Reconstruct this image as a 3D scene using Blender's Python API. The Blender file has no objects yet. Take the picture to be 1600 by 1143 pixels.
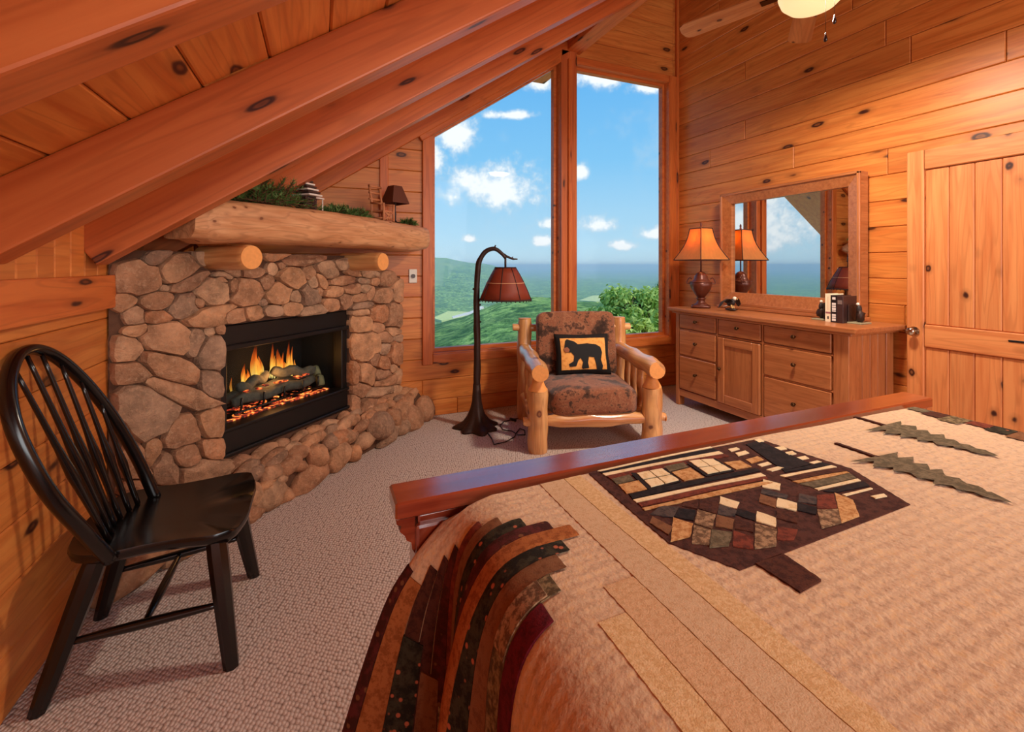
import bpy, bmesh, math, random
from mathutils import Vector, Matrix, noise as mnoise
from mathutils.geometry import tessellate_polygon
random.seed(7)
sc = bpy.context.scene
COL = sc.collection
PI = math.pi

# ------------------------------------------------------------------ camera
CH = 1.33                      # eye height
TH = math.atan2(300, 714)      # yaw to the right of the room's long axis (+Y)
CT, ST = math.cos(TH), math.sin(TH)
FPX, CX, HY = 714.0, 800.0, 415.0
cam = bpy.data.cameras.new('camera'); camo = bpy.data.objects.new('camera', cam); COL.objects.link(camo)
camo.location = (0, 0, CH); camo.rotation_euler = (PI / 2, 0, -TH)
cam.sensor_fit = 'HORIZONTAL'; cam.sensor_width = 36; cam.lens = FPX / 1600 * 36
cam.shift_y = -(571.5 - HY) / 1600; cam.clip_start = 0.02; cam.clip_end = 80000
sc.camera = camo

def ray(px, py):
    u = (px - CX) / FPX; v = (HY - py) / FPX
    return ST + CT * u, CT - ST * u, v
def atZ(px, py, z):
    a, b, v = ray(px, py); t = (z - CH) / v
    return Vector((a * t, b * t, z))
def atX(px, py, x):
    a, b, v = ray(px, py); t = x / a
    return Vector((x, b * t, CH + v * t))
def atY(px, py, y):
    a, b, v = ray(px, py); t = y / b
    return Vector((a * t, y, CH + v * t))
def atD(px, py, c):             # plane Y = X + c (45 degrees across the corner)
    a, b, v = ray(px, py); t = c / (b - a)
    return Vector((a * t, b * t, CH + v * t))
def azel(px, py):
    a, b, v = ray(px, py)
    return math.atan2(a, b), math.atan2(v, math.hypot(a, b))

# ------------------------------------------------------------------ node helpers
class NT:
    def __init__(s, tree): s.t = tree; tree.nodes.clear()
    def n(s, typ, ins=None, **kw):
        nd = s.t.nodes.new(typ)
        for k, v in kw.items(): setattr(nd, k, v)
        for k, v in (ins or {}).items():
            sk = nd.inputs[k]
            if isinstance(v, bpy.types.NodeSocket): s.t.links.new(v, sk)
            elif isinstance(v, bpy.types.Node): s.t.links.new(v.outputs[0], sk)
            else: sk.default_value = v
        return nd
    def math(s, op, a, b=0.0, c=0.0, clamp=False):
        nd = s.n('ShaderNodeMath', {0: a, 1: b, 2: c}, operation=op, use_clamp=clamp); return nd.outputs[0]
    def mix(s, f, a, b, blend='MIX'):
        nd = s.n('ShaderNodeMix', data_type='RGBA', blend_type=blend)
        for k, v in ((0, f), (6, a), (7, b)):
            if isinstance(v, (bpy.types.NodeSocket,)): s.t.links.new(v, nd.inputs[k])
            else: nd.inputs[k].default_value = v
        return nd.outputs[2]
    def ramp(s, f, stops, interp='LINEAR'):
        nd = s.n('ShaderNodeValToRGB', {0: f}); cr = nd.color_ramp; cr.interpolation = interp
        while len(cr.elements) > 1: cr.elements.remove(cr.elements[-1])
        cr.elements[0].position = stops[0][0]; cr.elements[0].color = c4(stops[0][1])
        for p, c in stops[1:]:
            e = cr.elements.new(p); e.color = c4(c)
        return nd.outputs[0]
def c4(c):
    if isinstance(c, (int, float)): return (c, c, c, 1)
    return tuple(c) + (1,) if len(c) == 3 else tuple(c)
def rgb(r, g, b):               # display value (0-255) to linear
    f = lambda x: x / 12.92 if x <= .04045 else ((x + .055) / 1.055) ** 2.4
    return (f(r / 255), f(g / 255), f(b / 255), 1)

# ------------------------------------------------------------------ world, sun, lamps, exposure
SKY, SUN, REAR, FANP = 1.12, 3.4, 168.0, 68.0
W = bpy.data.worlds.new('sky'); sc.world = W; W.use_nodes = True
w = NT(W.node_tree)
tcw = w.n('ShaderNodeTexCoord')
dirv = w.n('ShaderNodeVectorMath', {0: tcw.outputs['Generated']}, operation='NORMALIZE')
sep = w.n('ShaderNodeSeparateXYZ', {0: dirv})
elv = w.math('ARCSINE', sep.outputs[2]); azv = w.math('ARCTAN2', sep.outputs[0], sep.outputs[1])
base = w.ramp(w.math('MULTIPLY', elv, 1 / 1.4, clamp=True),
              [(0, rgb(196, 226, 240)), (.05, rgb(172, 214, 240)), (.16, rgb(128, 194, 240)), (.32, rgb(92, 172, 236)), (1, rgb(60, 130, 215))])
nz = w.n('ShaderNodeTexNoise', {'Vector': dirv.outputs[0], 'Scale': 22.0, 'Detail': 10.0, 'Roughness': .66})
nzl = w.n('ShaderNodeTexNoise', {'Vector': dirv.outputs[0], 'Scale': 5.0, 'Detail': 4.0})
nn = w.math('SUBTRACT', nz.outputs[0], .5)
def blob(a, e, ra, re):
    x = w.math('DIVIDE', w.math('SUBTRACT', azv, a), ra); y = w.math('DIVIDE', w.math('SUBTRACT', elv, e), re)
    # flat cloud bases: squash the lower half
    y = w.math('MULTIPLY', y, w.math('ADD', w.math('MULTIPLY', w.math('LESS_THAN', y, 0.0), .55), 1.0))
    return w.math('SUBTRACT', 1.0, w.math('SQRT', w.math('ADD', w.math('MULTIPLY', x, x), w.math('MULTIPLY', y, y))))
clouds = []
for px, py, rx, ry in ((770, 298, 112, 60), (745, 290, 60, 50), (706, 214, 52, 50), (672, 250, 34, 50), (940, 118, 90, 36), (1010, 138, 40, 22), (850, 130, 40, 26),
                       (735, 374, 16, 10), (936, 352, 40, 22), (1022, 366, 36, 18), (968, 384, 34, 14), (846, 378, 22, 14), (860, 350, 30, 14), (905, 270, 18, 22), (800, 180, 60, 12)):
    a, e = azel(px, py)
    clouds.append(blob(a, e, rx / FPX, ry / FPX * .95))
for a, e, ra, re in ((-1.02, .12, .20, .13), (-.85, .07, .22, .10), (-1.3, .1, .2, .1), (-.62, .3, .1, .04)):     # the bank of cumulus further round, seen in the mirror
    clouds.append(blob(a, e, ra, re))
m = clouds[0]
for c in clouds[1:]: m = w.math('MAXIMUM', m, c)
m = w.math('ADD', m, w.math('MULTIPLY', nn, 2.3))
body = w.n('ShaderNodeMapRange', {'Value': m, 'From Min': .0, 'From Max': .8}, interpolation_type='SMOOTHSTEP')
wisp = w.n('ShaderNodeMapRange', {'Value': w.math('ADD', nzl.outputs[0], w.math('MULTIPLY', nn, .6)), 'From Min': .55, 'From Max': .8, 'To Max': .35}, interpolation_type='SMOOTHSTEP')
cov = w.math('MAXIMUM', body.outputs[0], wisp.outputs[0])
ccol = w.ramp(m, [(.15, rgb(196, 214, 230)), (.7, rgb(246, 250, 254))])
skyc = w.mix(cov, base, ccol)
bg = w.n('ShaderNodeBackground', {'Color': skyc, 'Strength': SKY}); w.n('ShaderNodeOutputWorld', {0: bg})

sun = bpy.data.lights.new('sun', 'SUN'); sun.energy = SUN; sun.angle = .01; sun.color = (1, .95, .86)
suno = bpy.data.objects.new('sun', sun); COL.objects.link(suno)
suno.rotation_euler = Vector((-.55, .35, -.8)).to_track_quat('-Z', 'Y').to_euler(); suno.location = (3, -4, 12)

def area(name, loc, aim, sx, sy, power, col):
    l = bpy.data.lights.new(name, 'AREA'); l.shape = 'RECTANGLE'; l.size = sx; l.size_y = sy; l.energy = power; l.color = col
    o = bpy.data.objects.new(name, l); COL.objects.link(o); o.location = loc
    o.rotation_euler = (Vector(aim) - Vector(loc)).to_track_quat('-Z', 'Y').to_euler(); return o
# added fill light behind the camera to brighten the room; no window seen there
area('rear_fill_light', (1.6, -2.95, 2.1), (1.5, 3, 1.2), 3.6, 2.6, REAR, (1.0, .96, .91))

vs = sc.view_settings
vs.view_transform = 'Standard'; vs.look = 'None'; vs.gamma = 1; vs.use_curve_mapping = False; vs.exposure = 0.0

# ------------------------------------------------------------------ materials
MATS = {}
def new_mat(name):
    m = bpy.data.materials.new(name); m.use_nodes = True; MATS[name] = m
    return m, NT(m.node_tree)
def finish(m, t, bsdf): t.n('ShaderNodeOutputMaterial', {0: bsdf}); return m
def objvec(t, scale, rnd=True):
    tc = t.n('ShaderNodeTexCoord'); v = tc.outputs['Object']
    if rnd:
        oi = t.n('ShaderNodeObjectInfo'); r = oi.outputs['Random']
        cb = t.n('ShaderNodeCombineXYZ', {0: t.math('MULTIPLY', r, 91.0), 1: t.math('MULTIPLY', r, 57.0), 2: t.math('MULTIPLY', r, 23.0)})
        v = t.n('ShaderNodeVectorMath', {0: v, 1: cb}, operation='ADD').outputs[0]
    return t.n('ShaderNodeVectorMath', {0: v, 1: scale}, operation='MULTIPLY').outputs[0]
def wood(name, light, dark, rough=.42, knots=True, kscale=(2.3, 5.8, 5.8), grain=(1.4, 20, 20), vary=.22, knotcol=(60, 20, 8), spec=.4, line=.25):
    m, t = new_mat(name)
    g = t.n('ShaderNodeTexNoise', {'Vector': objvec(t, grain), 'Scale': 1.0, 'Detail': 6.0, 'Roughness': .6, 'Distortion': .5})
    col = t.ramp(g.outputs[0], [(.3, rgb(*dark)), (.62, rgb(*light))])
    big = t.n('ShaderNodeTexNoise', {'Vector': objvec(t, (grain[0] * .5, grain[1] * .4, grain[2] * .4)), 'Scale': 1.0, 'Detail': 2.0})
    ln = t.math('SINE', t.math('MULTIPLY', big.outputs[0], 70.0))
    ln = t.n('ShaderNodeMapRange', {'Value': ln, 'From Min': .45, 'From Max': 1.0, 'To Max': line}).outputs[0]
    col = t.mix(ln, col, c4([x * .55 for x in rgb(*dark)[:3]]))
    if knots:
        kv = objvec(t, kscale)
        ds = t.n('ShaderNodeTexNoise', {'Vector': kv, 'Scale': 3.0, 'Detail': 2.0})
        off = t.n('ShaderNodeVectorMath', {0: ds.outputs['Color'], 1: (.12, .12, .12)}, operation='MULTIPLY')
        kv = t.n('ShaderNodeVectorMath', {0: kv, 1: off}, operation='ADD')
        vo = t.n('ShaderNodeTexVoronoi', {'Vector': kv.outputs[0], 'Scale': 1.0, 'Randomness': 1.0})
        km = t.ramp(vo.outputs['Distance'], [(.0, .85), (.05, .72), (.075, 1.0), (.10, .95), (.135, .25), (.24, .0)])
        col = t.mix(km, col, rgb(*knotcol))
    oi = t.n('ShaderNodeObjectInfo')
    hv = t.n('ShaderNodeHueSaturation', {'Color': col, 'Value': t.math('MULTIPLY_ADD', oi.outputs['Random'], vary, 1 - vary * .5)})
    bp = t.n('ShaderNodeBump', {'Height': g.outputs[0], 'Strength': .12, 'Distance': .004})
    b = t.n('ShaderNodeBsdfPrincipled', {'Base Color': hv.outputs[0], 'Roughness': rough, 'Specular IOR Level': spec, 'Normal': bp})
    return finish(m, t, b)
def plain(name, col, rough=.5, metal=0.0, spec=.5, noise=0.0, nscale=30.0, bump=0.0, emit=None, estr=0.0, sheen=0.0):
    m, t = new_mat(name)
    c = rgb(*col); ins = {'Roughness': rough, 'Metallic': metal, 'Specular IOR Level': spec}
    if noise or bump:
        nzz = t.n('ShaderNodeTexNoise', {'Vector': objvec(t, (nscale,) * 3), 'Scale': 1.0, 'Detail': 5.0})
        ins['Base Color'] = t.mix(nzz.outputs[0], c4([x * (1 - noise) for x in c[:3]]), c4([min(1, x * (1 + noise)) for x in c[:3]]))
        if bump: ins['Normal'] = t.n('ShaderNodeBump', {'Height': nzz.outputs[0], 'Strength': bump, 'Distance': .01})
    else: ins['Base Color'] = c
    if emit: ins['Emission Color'] = rgb(*emit); ins['Emission Strength'] = estr
    if sheen: ins['Sheen Weight'] = sheen
    return finish(m, t, t.n('ShaderNodeBsdfPrincipled', ins))
def printcloth(name, base, spots, scale=90.0, amount=.35, rough=.9, third=None):
    m, t = new_mat(name)
    v = objvec(t, (scale,) * 3, False)
    n1 = t.n('ShaderNodeTexNoise', {'Vector': v, 'Scale': 1.0, 'Detail': 3.0, 'Roughness': .7})
    f = t.n('ShaderNodeMapRange', {'Value': n1.outputs[0], 'From Min': .62 - amount * .35, 'From Max': .7 - amount * .2}).outputs[0]
    col = t.mix(f, rgb(*base), rgb(*spots))
    if third:
        vo = t.n('ShaderNodeTexVoronoi', {'Vector': t.n('ShaderNodeVectorMath', {0: v, 1: (1.0, 1.0, 1.0)}, operation='MULTIPLY').outputs[0], 'Scale': 1.0})
        f2 = t.ramp(vo.outputs['Distance'], [(.0, 1), (.17, 1), (.24, 0)])
        col = t.mix(f2, col, rgb(*third))
    fine = t.n('ShaderNodeTexNoise', {'Vector': objvec(t, (400,) * 3, False), 'Scale': 1.0, 'Detail': 2.0})
    bp = t.n('ShaderNodeBump', {'Height': fine.outputs[0], 'Strength': .35, 'Distance': .003})
    return finish(m, t, t.n('ShaderNodeBsdfPrincipled', {'Base Color': col, 'Roughness': rough, 'Specular IOR Level': .15, 'Normal': bp}))

PINE = wood('knotty_pine', (216, 134, 64), (192, 102, 42))
PINEB = wood('beam_pine', (202, 108, 54), (178, 84, 37), kscale=(2.2, 9, 9), grain=(.8, 16, 16), vary=.1)
TRIM = wood('trim_pine', (210, 114, 52), (186, 88, 35), kscale=(2.0, 9, 9), vary=.12)
DOORW = wood('door_pine', (214, 138, 82), (192, 108, 58), kscale=(4.5, 6.5, 6.5), grain=(1.2, 24, 24), vary=.1, knotcol=(52, 16, 10))
OAK = wood('dresser_oak', (182, 112, 66), (154, 86, 46), rough=.32, knots=False, grain=(2.0, 40, 40), vary=.1, spec=.5)
def coat(m, wgt, ior, rgh):
    b = next(n for n in m.node_tree.nodes if n.type == 'BSDF_PRINCIPLED'); b.inputs['Coat Weight'].default_value = wgt; b.inputs['Coat IOR'].default_value = ior; b.inputs['Coat Roughness'].default_value = rgh
CHERRY = wood('cherry_footboard', (150, 62, 34), (112, 36, 18), rough=.16, knots=False, grain=(1.0, 30, 30), vary=.05, spec=.7)
coat(CHERRY, 1.0, 1.8, .2)
LOG = wood('peeled_log', (234, 178, 114), (192, 114, 58), rough=.35, kscale=(6, 6, 5), grain=(14, 14, 1.6), vary=.12, knotcol=(110, 50, 20), line=.3)
coat(LOG, .7, 1.7, .22)
LOGEND = plain('log_end_grain', (238, 160, 86), .6, noise=.15, nscale=60)
MANT = wood('hewn_log', (218, 160, 112), (188, 124, 78), rough=.6, kscale=(9, 14, 14), grain=(3, 26, 26), vary=.05, knotcol=(120, 66, 34), line=.35)
BLACK = plain('black_painted_wood', (14, 9, 8), .22, spec=.6)
BLKMET = plain('black_metal', (13, 10, 10), .42, metal=.0, spec=.5)
IRON = plain('dark_bronze_iron', (52, 30, 22), .5, metal=.3, noise=.3, nscale=60, bump=.3)
BRASS = plain('antique_brass', (88, 62, 38), .3, metal=1.0)
CHROME = plain('bright_knob_metal', (190, 180, 165), .15, metal=1.0)
WHITEPL = plain('white_plastic', (226, 214, 196), .4)
DARKDIAL = plain('dark_dial', (70, 48, 36), .4)
MORTAR = plain('dark_mortar', (92, 60, 42), .95, noise=.3, nscale=40, bump=.5)
CORD = plain('black_cord', (20, 16, 15), .5)

def stone_mat():
    m, t = new_mat('field_stone')
    oi = t.n('ShaderNodeObjectInfo')
    base = t.ramp(oi.outputs['Random'], [(0, rgb(196, 142, 104)), (.22, rgb(168, 122, 92)), (.42, rgb(206, 150, 108)), (.6, rgb(160, 126, 102)), (.78, rgb(212, 166, 128)), (1, rgb(190, 126, 86))])
    n1 = t.n('ShaderNodeTexNoise', {'Vector': objvec(t, (9, 9, 9)), 'Scale': 1.0, 'Detail': 8.0, 'Roughness': .65})
    n2 = t.n('ShaderNodeTexNoise', {'Vector': objvec(t, (45, 45, 45)), 'Scale': 1.0, 'Detail': 6.0, 'Roughness': .7})
    f = t.n('ShaderNodeMapRange', {'Value': n1.outputs[0], 'From Min': .34, 'From Max': .66, 'To Min': .62, 'To Max': 1.38}).outputs[0]
    col = t.n('ShaderNodeHueSaturation', {'Color': base, 'Value': f}).outputs[0]
    col = t.mix(t.n('ShaderNodeMapRange', {'Value': n2.outputs[0], 'From Min': .52, 'From Max': .64, 'To Max': .55}).outputs[0], col, rgb(214, 170, 134))
    h = t.math('ADD', t.math('MULTIPLY', n1.outputs[0], 1.0), t.math('MULTIPLY', n2.outputs[0], .35))
    bp = t.n('ShaderNodeBump', {'Height': h, 'Strength': 1.0, 'Distance': .035})
    return finish(m, t, t.n('ShaderNodeBsdfPrincipled', {'Base Color': col, 'Roughness': .82, 'Specular IOR Level': .25, 'Normal': bp}))
STONE = stone_mat()
def carpet_mat():
    m, t = new_mat('berber_carpet')
    tc = t.n('ShaderNodeTexCoord')
    rot = t.n('ShaderNodeMapping', {'Vector': tc.outputs['Object'], 'Rotation': (0, 0, .5), 'Scale': (84, 64, 1)})
    vo = t.n('ShaderNodeTexVoronoi', {'Vector': rot, 'Scale': 1.0, 'Randomness': .45}, voronoi_dimensions='2D')
    n1 = t.n('ShaderNodeTexNoise', {'Vector': tc.outputs['Object'], 'Scale': 160.0, 'Detail': 3.0})
    n2 = t.n('ShaderNodeTexNoise', {'Vector': tc.outputs['Object'], 'Scale': 2.2, 'Detail': 3.0})
    col = t.ramp(vo.outputs['Distance'], [(.0, rgb(226, 212, 204)), (.42, rgb(206, 188, 178)), (.75, rgb(124, 104, 96))])
    col = t.mix(t.n('ShaderNodeMapRange', {'Value': n1.outputs[0], 'From Min': .5, 'From Max': .75, 'To Max': .55}).outputs[0], col, rgb(160, 138, 126))
    col = t.mix(t.math('MULTIPLY', n2.outputs[0], .22), col, rgb(184, 160, 146))
    bp = t.n('ShaderNodeBump', {'Height': t.math('SUBTRACT', 1.0, vo.outputs['Distance']), 'Strength': .8, 'Distance': .006})
    return finish(m, t, t.n('ShaderNodeBsdfPrincipled', {'Base Color': col, 'Roughness': .95, 'Specular IOR Level': .1, 'Normal': bp}))
CARPET = carpet_mat()
def glass_mat():
    m, t = new_mat('window_glass')
    mx = t.n('ShaderNodeMixShader', {0: .004, 1: t.n('ShaderNodeBsdfTransparent', {'Color': (.97, .985, .98, 1)}), 2: t.n('ShaderNodeBsdfGlossy', {'Roughness': .02})})
    return finish(m, t, mx)
GLASS = glass_mat()
MIRROR = plain('mirror_silver', (232, 234, 234), .0, metal=1.0)
CAMO = printcloth('woodland_print', (140, 86, 58), (66, 38, 26), scale=11, amount=.55, third=None)
def camo2():
    m, t = new_mat('woodland_tapestry')
    v = objvec(t, (1, 1, 1), False)
    n1 = t.n('ShaderNodeTexNoise', {'Vector': v, 'Scale': 7.0, 'Detail': 2.0, 'Distortion': .6})
    n2 = t.n('ShaderNodeTexNoise', {'Vector': v, 'Scale': 42.0, 'Detail': 5.0, 'Roughness': .75})
    s = t.math('ADD', t.math('MULTIPLY', n1.outputs[0], .75), t.math('MULTIPLY', n2.outputs[0], .42))
    col = t.ramp(s, [(.45, rgb(50, 32, 24)), (.53, rgb(88, 58, 42)), (.57, rgb(152, 98, 70)), (.60, rgb(126, 72, 48)), (.66, rgb(160, 106, 76)), (.72, rgb(84, 52, 38))])
    bp = t.n('ShaderNodeBump', {'Height': n2.outputs[0], 'Strength': .3, 'Distance': .004})
    return finish(m, t, t.n('ShaderNodeBsdfPrincipled', {'Base Color': col, 'Roughness': .85, 'Specular IOR Level': .2, 'Sheen Weight': .3, 'Normal': bp}))
CAMO = camo2()
def quilt_mat():
    m, t = new_mat('quilt_beige')
    v = objvec(t, (1, 1, 1), False)
    n1 = t.n('ShaderNodeTexNoise', {'Vector': v, 'Scale': 70.0, 'Detail': 5.0, 'Roughness': .7})
    n2 = t.n('ShaderNodeTexNoise', {'Vector': v, 'Scale': 7.0, 'Detail': 3.0})
    col = t.ramp(n1.outputs[0], [(.36, rgb(182, 146, 112)), (.5, rgb(210, 176, 140)), (.66, rgb(220, 178, 128))])
    col = t.mix(t.math('MULTIPLY', n2.outputs[0], .3), col, rgb(206, 164, 122))
    n3 = t.n('ShaderNodeTexNoise', {'Vector': v, 'Scale': 120.0, 'Detail': 4.0})
    bp = t.n('ShaderNodeBump', {'Height': n3.outputs[0], 'Strength': .5, 'Distance': .005})
    return finish(m, t, t.n('ShaderNodeBsdfPrincipled', {'Base Color': col, 'Roughness': .9, 'Specular IOR Level': .12, 'Sheen Weight': .2, 'Normal': bp}))
QUILT = quilt_mat()
P = {
 'floral_cream': printcloth('cream_floral_cotton', (222, 186, 138), (206, 164, 112), 150, .6),
 'cream': printcloth('cream_cotton', (236, 212, 168), (222, 190, 140), 60, .3),
 'beige2': printcloth('pale_beige_cotton', (208, 174, 136), (198, 160, 120), 120, .4),
 'beige3': printcloth('sand_cotton', (212, 172, 130), (198, 156, 112), 120, .5),
 'tan': printcloth('tan_cotton', (206, 158, 104), (176, 120, 68), 80, .5),
 'rust_tan': printcloth('rust_tan_cotton', (168, 100, 52), (138, 76, 36), 70, .5),
 'brown': printcloth('brown_cotton', (84, 46, 32), (62, 30, 22), 70, .5),
 'dark_brown': printcloth('dark_brown_cotton', (84, 48, 38), (62, 32, 26), 60, .5),
 'brown_floral': printcloth('brown_floral_cotton', (66, 32, 24), (92, 40, 36), 40, .5, third=(120, 78, 48)),
 'black': printcloth('black_cotton', (30, 22, 24), (44, 34, 34), 60, .5),
 'black_floral': printcloth('black_floral_cotton', (38, 32, 24), (62, 56, 40), 45, .5, third=(176, 96, 66)),
 'maroon': printcloth('maroon_cotton', (104, 26, 36), (82, 20, 28), 60, .5),
 'taupe': printcloth('taupe_cotton', (130, 88, 58), (112, 72, 46), 60, .4),
 'olive': printcloth('olive_print_cotton', (84, 68, 46), (140, 118, 84), 60, .5),
 'slate': printcloth('slate_cotton', (84, 70, 64), (60, 52, 52), 70, .5),
 'redbrown': printcloth('red_brown_cotton', (124, 58, 40), (92, 42, 30), 60, .5),
 'taupe_print': printcloth('speckled_taupe_cotton', (104, 78, 56), (168, 134, 100), 75, .5),
 'greytree': printcloth('grey_green_cotton', (92, 80, 60), (120, 104, 80), 60, .5),
}

# ------------------------------------------------------------------ mesh helpers
class Thing:
    pass
def setp(o, label=None, cat=None, group=None, kind=None):
    if label: o['label'] = label
    if cat: o['category'] = cat
    if group: o['group'] = group
    if kind: o['kind'] = kind
    return o
INV = {}
def thing(name, label, cat, loc=(0, 0, 0), rz=0.0, group=None):
    o = bpy.data.objects.new(name, None); COL.objects.link(o); o.empty_display_size = .1
    o.location = loc; o.rotation_euler = (0, 0, rz); setp(o, label, cat, group)
    INV[o.name] = (Matrix.Translation(Vector(loc)) @ Matrix.Rotation(rz, 4, 'Z')).inverted()
    return o
class MB:
    def __init__(s): s.v = []; s.f = []
    def add(s, vs, fs):
        b = len(s.v); s.v += [Vector(p) for p in vs]; s.f += [tuple(i + b for i in f) for f in fs]; return s
    def box(s, x0, x1, y0, y1, z0, z1, bev=0.0, M=None):
        bm = bmesh.new(); bmesh.ops.create_cube(bm, size=1.0)
        for v in bm.verts: v.co = Vector((x0 + (v.co.x + .5) * (x1 - x0), y0 + (v.co.y + .5) * (y1 - y0), z0 + (v.co.z + .5) * (z1 - z0)))
        if bev > 0: bmesh.ops.bevel(bm, geom=bm.edges[:], offset=bev, segments=1 if bev < .006 else 2, affect='EDGES', profile=.6)
        bm.verts.index_update()
        vs = [v.co.copy() for v in bm.verts]
        if M is not None: vs = [M @ v for v in vs]
        s.add(vs, [[v.index for v in f.verts] for f in bm.faces]); bm.free(); return s
    def tube(s, path, rad, n=12, cap=True, wob=0.0, seed=0.0, flat=None, square=False, capmat=None):
        path = [Vector(p) for p in path]
        if not isinstance(rad, (list, tuple)): rad = [rad] * len(path)
        tang = [(path[min(i + 1, len(path) - 1)] - path[max(i - 1, 0)]).normalized() for i in range(len(path))]
        up = Vector((0, 0, 1)) if abs(tang[0].z) < .9 else Vector((1, 0, 0))
        nrm = (up - tang[0] * up.dot(tang[0])).normalized(); vs = []; fs = []
        for i, p in enumerate(path):
            t = tang[i]; nrm = (nrm - t * nrm.dot(t)).normalized(); bi = t.cross(nrm)
            for k in range(n):
                a = 2 * PI * (k + (.5 if square else 0)) / n; r = rad[i]
                d = nrm * math.cos(a) + bi * math.sin(a)
                if wob: r *= 1 + wob * mnoise.noise(p * 9 + d * 1.3 + Vector((seed, seed * 1.7, 0)))
                if flat: d = nrm * math.cos(a) * flat[0] + bi * math.sin(a) * flat[1]
                vs.append(p + d * r)
            if i:
                b = (i - 1) * n
                for k in range(n): fs.append((b + k, b + (k + 1) % n, b + n + (k + 1) % n, b + n + k))
        if cap:
            fs.append(tuple(range(n - 1, -1, -1))); b = (len(path) - 1) * n; fs.append(tuple(range(b, b + n)))
        return s.add(vs, fs)
    def lathe(s, prof, n=24, c=(0, 0, 0), fn=None):
        vs = []; fs = []; c = Vector(c)
        for i, (r, z) in enumerate(prof):
            for k in range(n):
                a = 2 * PI * k / n; rr = r * (fn(a, i) if fn else 1)
                vs.append(c + Vector((rr * math.cos(a), rr * math.sin(a), z)))
            if i:
                b = (i - 1) * n
                for k in range(n): fs.append((b + k, b + (k + 1) % n, b + n + (k + 1) % n, b + n + k))
        if prof[0][0] > 1e-4: fs.append(tuple(range(n - 1, -1, -1)))
        if prof[-1][0] > 1e-4: b = (len(prof) - 1) * n; fs.append(tuple(range(b, b + n)))
        return s.add(vs, fs)
    def blob(s, c, r, seed=0.0, amp=.2, sub=3, freq=1.6, M=None, flatcut=0.0):
        bm = bmesh.new(); bmesh.ops.create_icosphere(bm, subdivisions=sub, radius=1.0); c = Vector(c)
        for v in bm.verts:
            d = v.co.copy(); k = 1 + amp * mnoise.noise(d * freq + Vector((seed, seed * .37, seed * 1.9))) + amp * .4 * mnoise.noise(d * freq * 2.7 + Vector((seed, 3, 1)))
            if flatcut:                      # chipped facets
                q = d * k
                for a in ((1, .3, .2), (-.5, .8, .3), (-.3, -.6, .7), (.2, -.9, -.4), (.4, .3, -.9), (-.9, -.2, -.1)):
                    fn = (Vector(a) + mnoise.random_unit_vector() * 0).normalized(); fn.rotate(Matrix.Rotation(seed * 3.1, 3, 'Z')); fn.rotate(Matrix.Rotation(seed * 1.7, 3, 'X'))
                    e = q.dot(fn) - (1 - flatcut)
                    if e > 0: q = q - fn * e * .85
            else: q = d * k
            v.co = Vector((q.x * r[0], q.y * r[1], q.z * r[2]))
            if M is not None: v.co = M @ v.co
            v.co += c
        bm.verts.index_update()
        s.add([v.co.copy() for v in bm.verts], [[v.index for v in f.verts] for f in bm.faces]); bm.free(); return s
    def superbox(s, c, h, e=.3, nu=28, nv=16, M=None, fn=None):
        vs = []; fs = []
        sg = lambda x, p: math.copysign(abs(x) ** p, x)
        for j in range(nv + 1):
            ph = -PI / 2 + PI * j / nv
            for i in range(nu):
                a = 2 * PI * i / nu
                q = Vector((h[0] * sg(math.cos(ph), e) * sg(math.cos(a), e), h[1] * sg(math.cos(ph), e) * sg(math.sin(a), e), h[2] * sg(math.sin(ph), e)))
                if fn: q = fn(q)
                if M is not None: q = M @ q
                vs.append(q + Vector(c))
        for j in range(nv):
            for i in range(nu): fs.append((j * nu + i, j * nu + (i + 1) % nu, (j + 1) * nu + (i + 1) % nu, (j + 1) * nu + i))
        return s.add(vs, fs)
    def grid(s, pts):
        ny, nx = len(pts), len(pts[0]); fs = []
        for j in range(ny - 1):
            for i in range(nx - 1): fs.append((j * nx + i, j * nx + i + 1, (j + 1) * nx + i + 1, (j + 1) * nx + i))
        return s.add([p for r in pts for p in r], fs)
    def prism(s, poly, z0, z1, M=None):
        n = len(poly); vs = [Vector((p[0], p[1], z0)) for p in poly] + [Vector((p[0], p[1], z1)) for p in poly]
        if M is not None: vs = [M @ v for v in vs]
        return s.add(vs, [tuple(range(n - 1, -1, -1)), tuple(range(n, 2 * n))] + [(i, (i + 1) % n, n + (i + 1) % n, n + i) for i in range(n)])
    def mesh(s, name, mat, smooth=False, angle=None):
        me = bpy.data.meshes.new(name); me.from_pydata([tuple(v) for v in s.v], [], s.f); me.validate()
        bm = bmesh.new(); bm.from_mesh(me); bmesh.ops.remove_doubles(bm, verts=bm.verts, dist=1e-6); bmesh.ops.recalc_face_normals(bm, faces=bm.faces); bm.to_mesh(me); bm.free()
        if mat: me.materials.append(mat)
        if smooth:
            me.shade_smooth()
            if angle: me.set_sharp_from_angle(angle=math.radians(angle))
        return me
    def scaled(s, k): s.v = [v * k for v in s.v]; return s
    def obj(s, name, mat, parent=None, smooth=False, world=False, angle=None, M=None):
        root = parent
        if world and parent is not None:
            mat_inv = INV.get(parent.name)
            if mat_inv is None and parent.parent is not None: mat_inv = INV.get(parent.parent.name)
            if mat_inv is not None: s.v = [mat_inv @ v for v in s.v]
        o = bpy.data.objects.new(name, s.mesh(name, mat, smooth, angle)); COL.objects.link(o)
        if parent is not None: o.parent = parent
        if M is not None: o.matrix_local = M
        return o
def basis(ex, ey, ez, o):
    M = Matrix.Identity(4)
    for i, e in enumerate((ex, ey, ez, o)):
        for r in range(3): M[r][i] = e[r]
    return M
def struct(o): o['kind'] = 'structure'; return o
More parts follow.
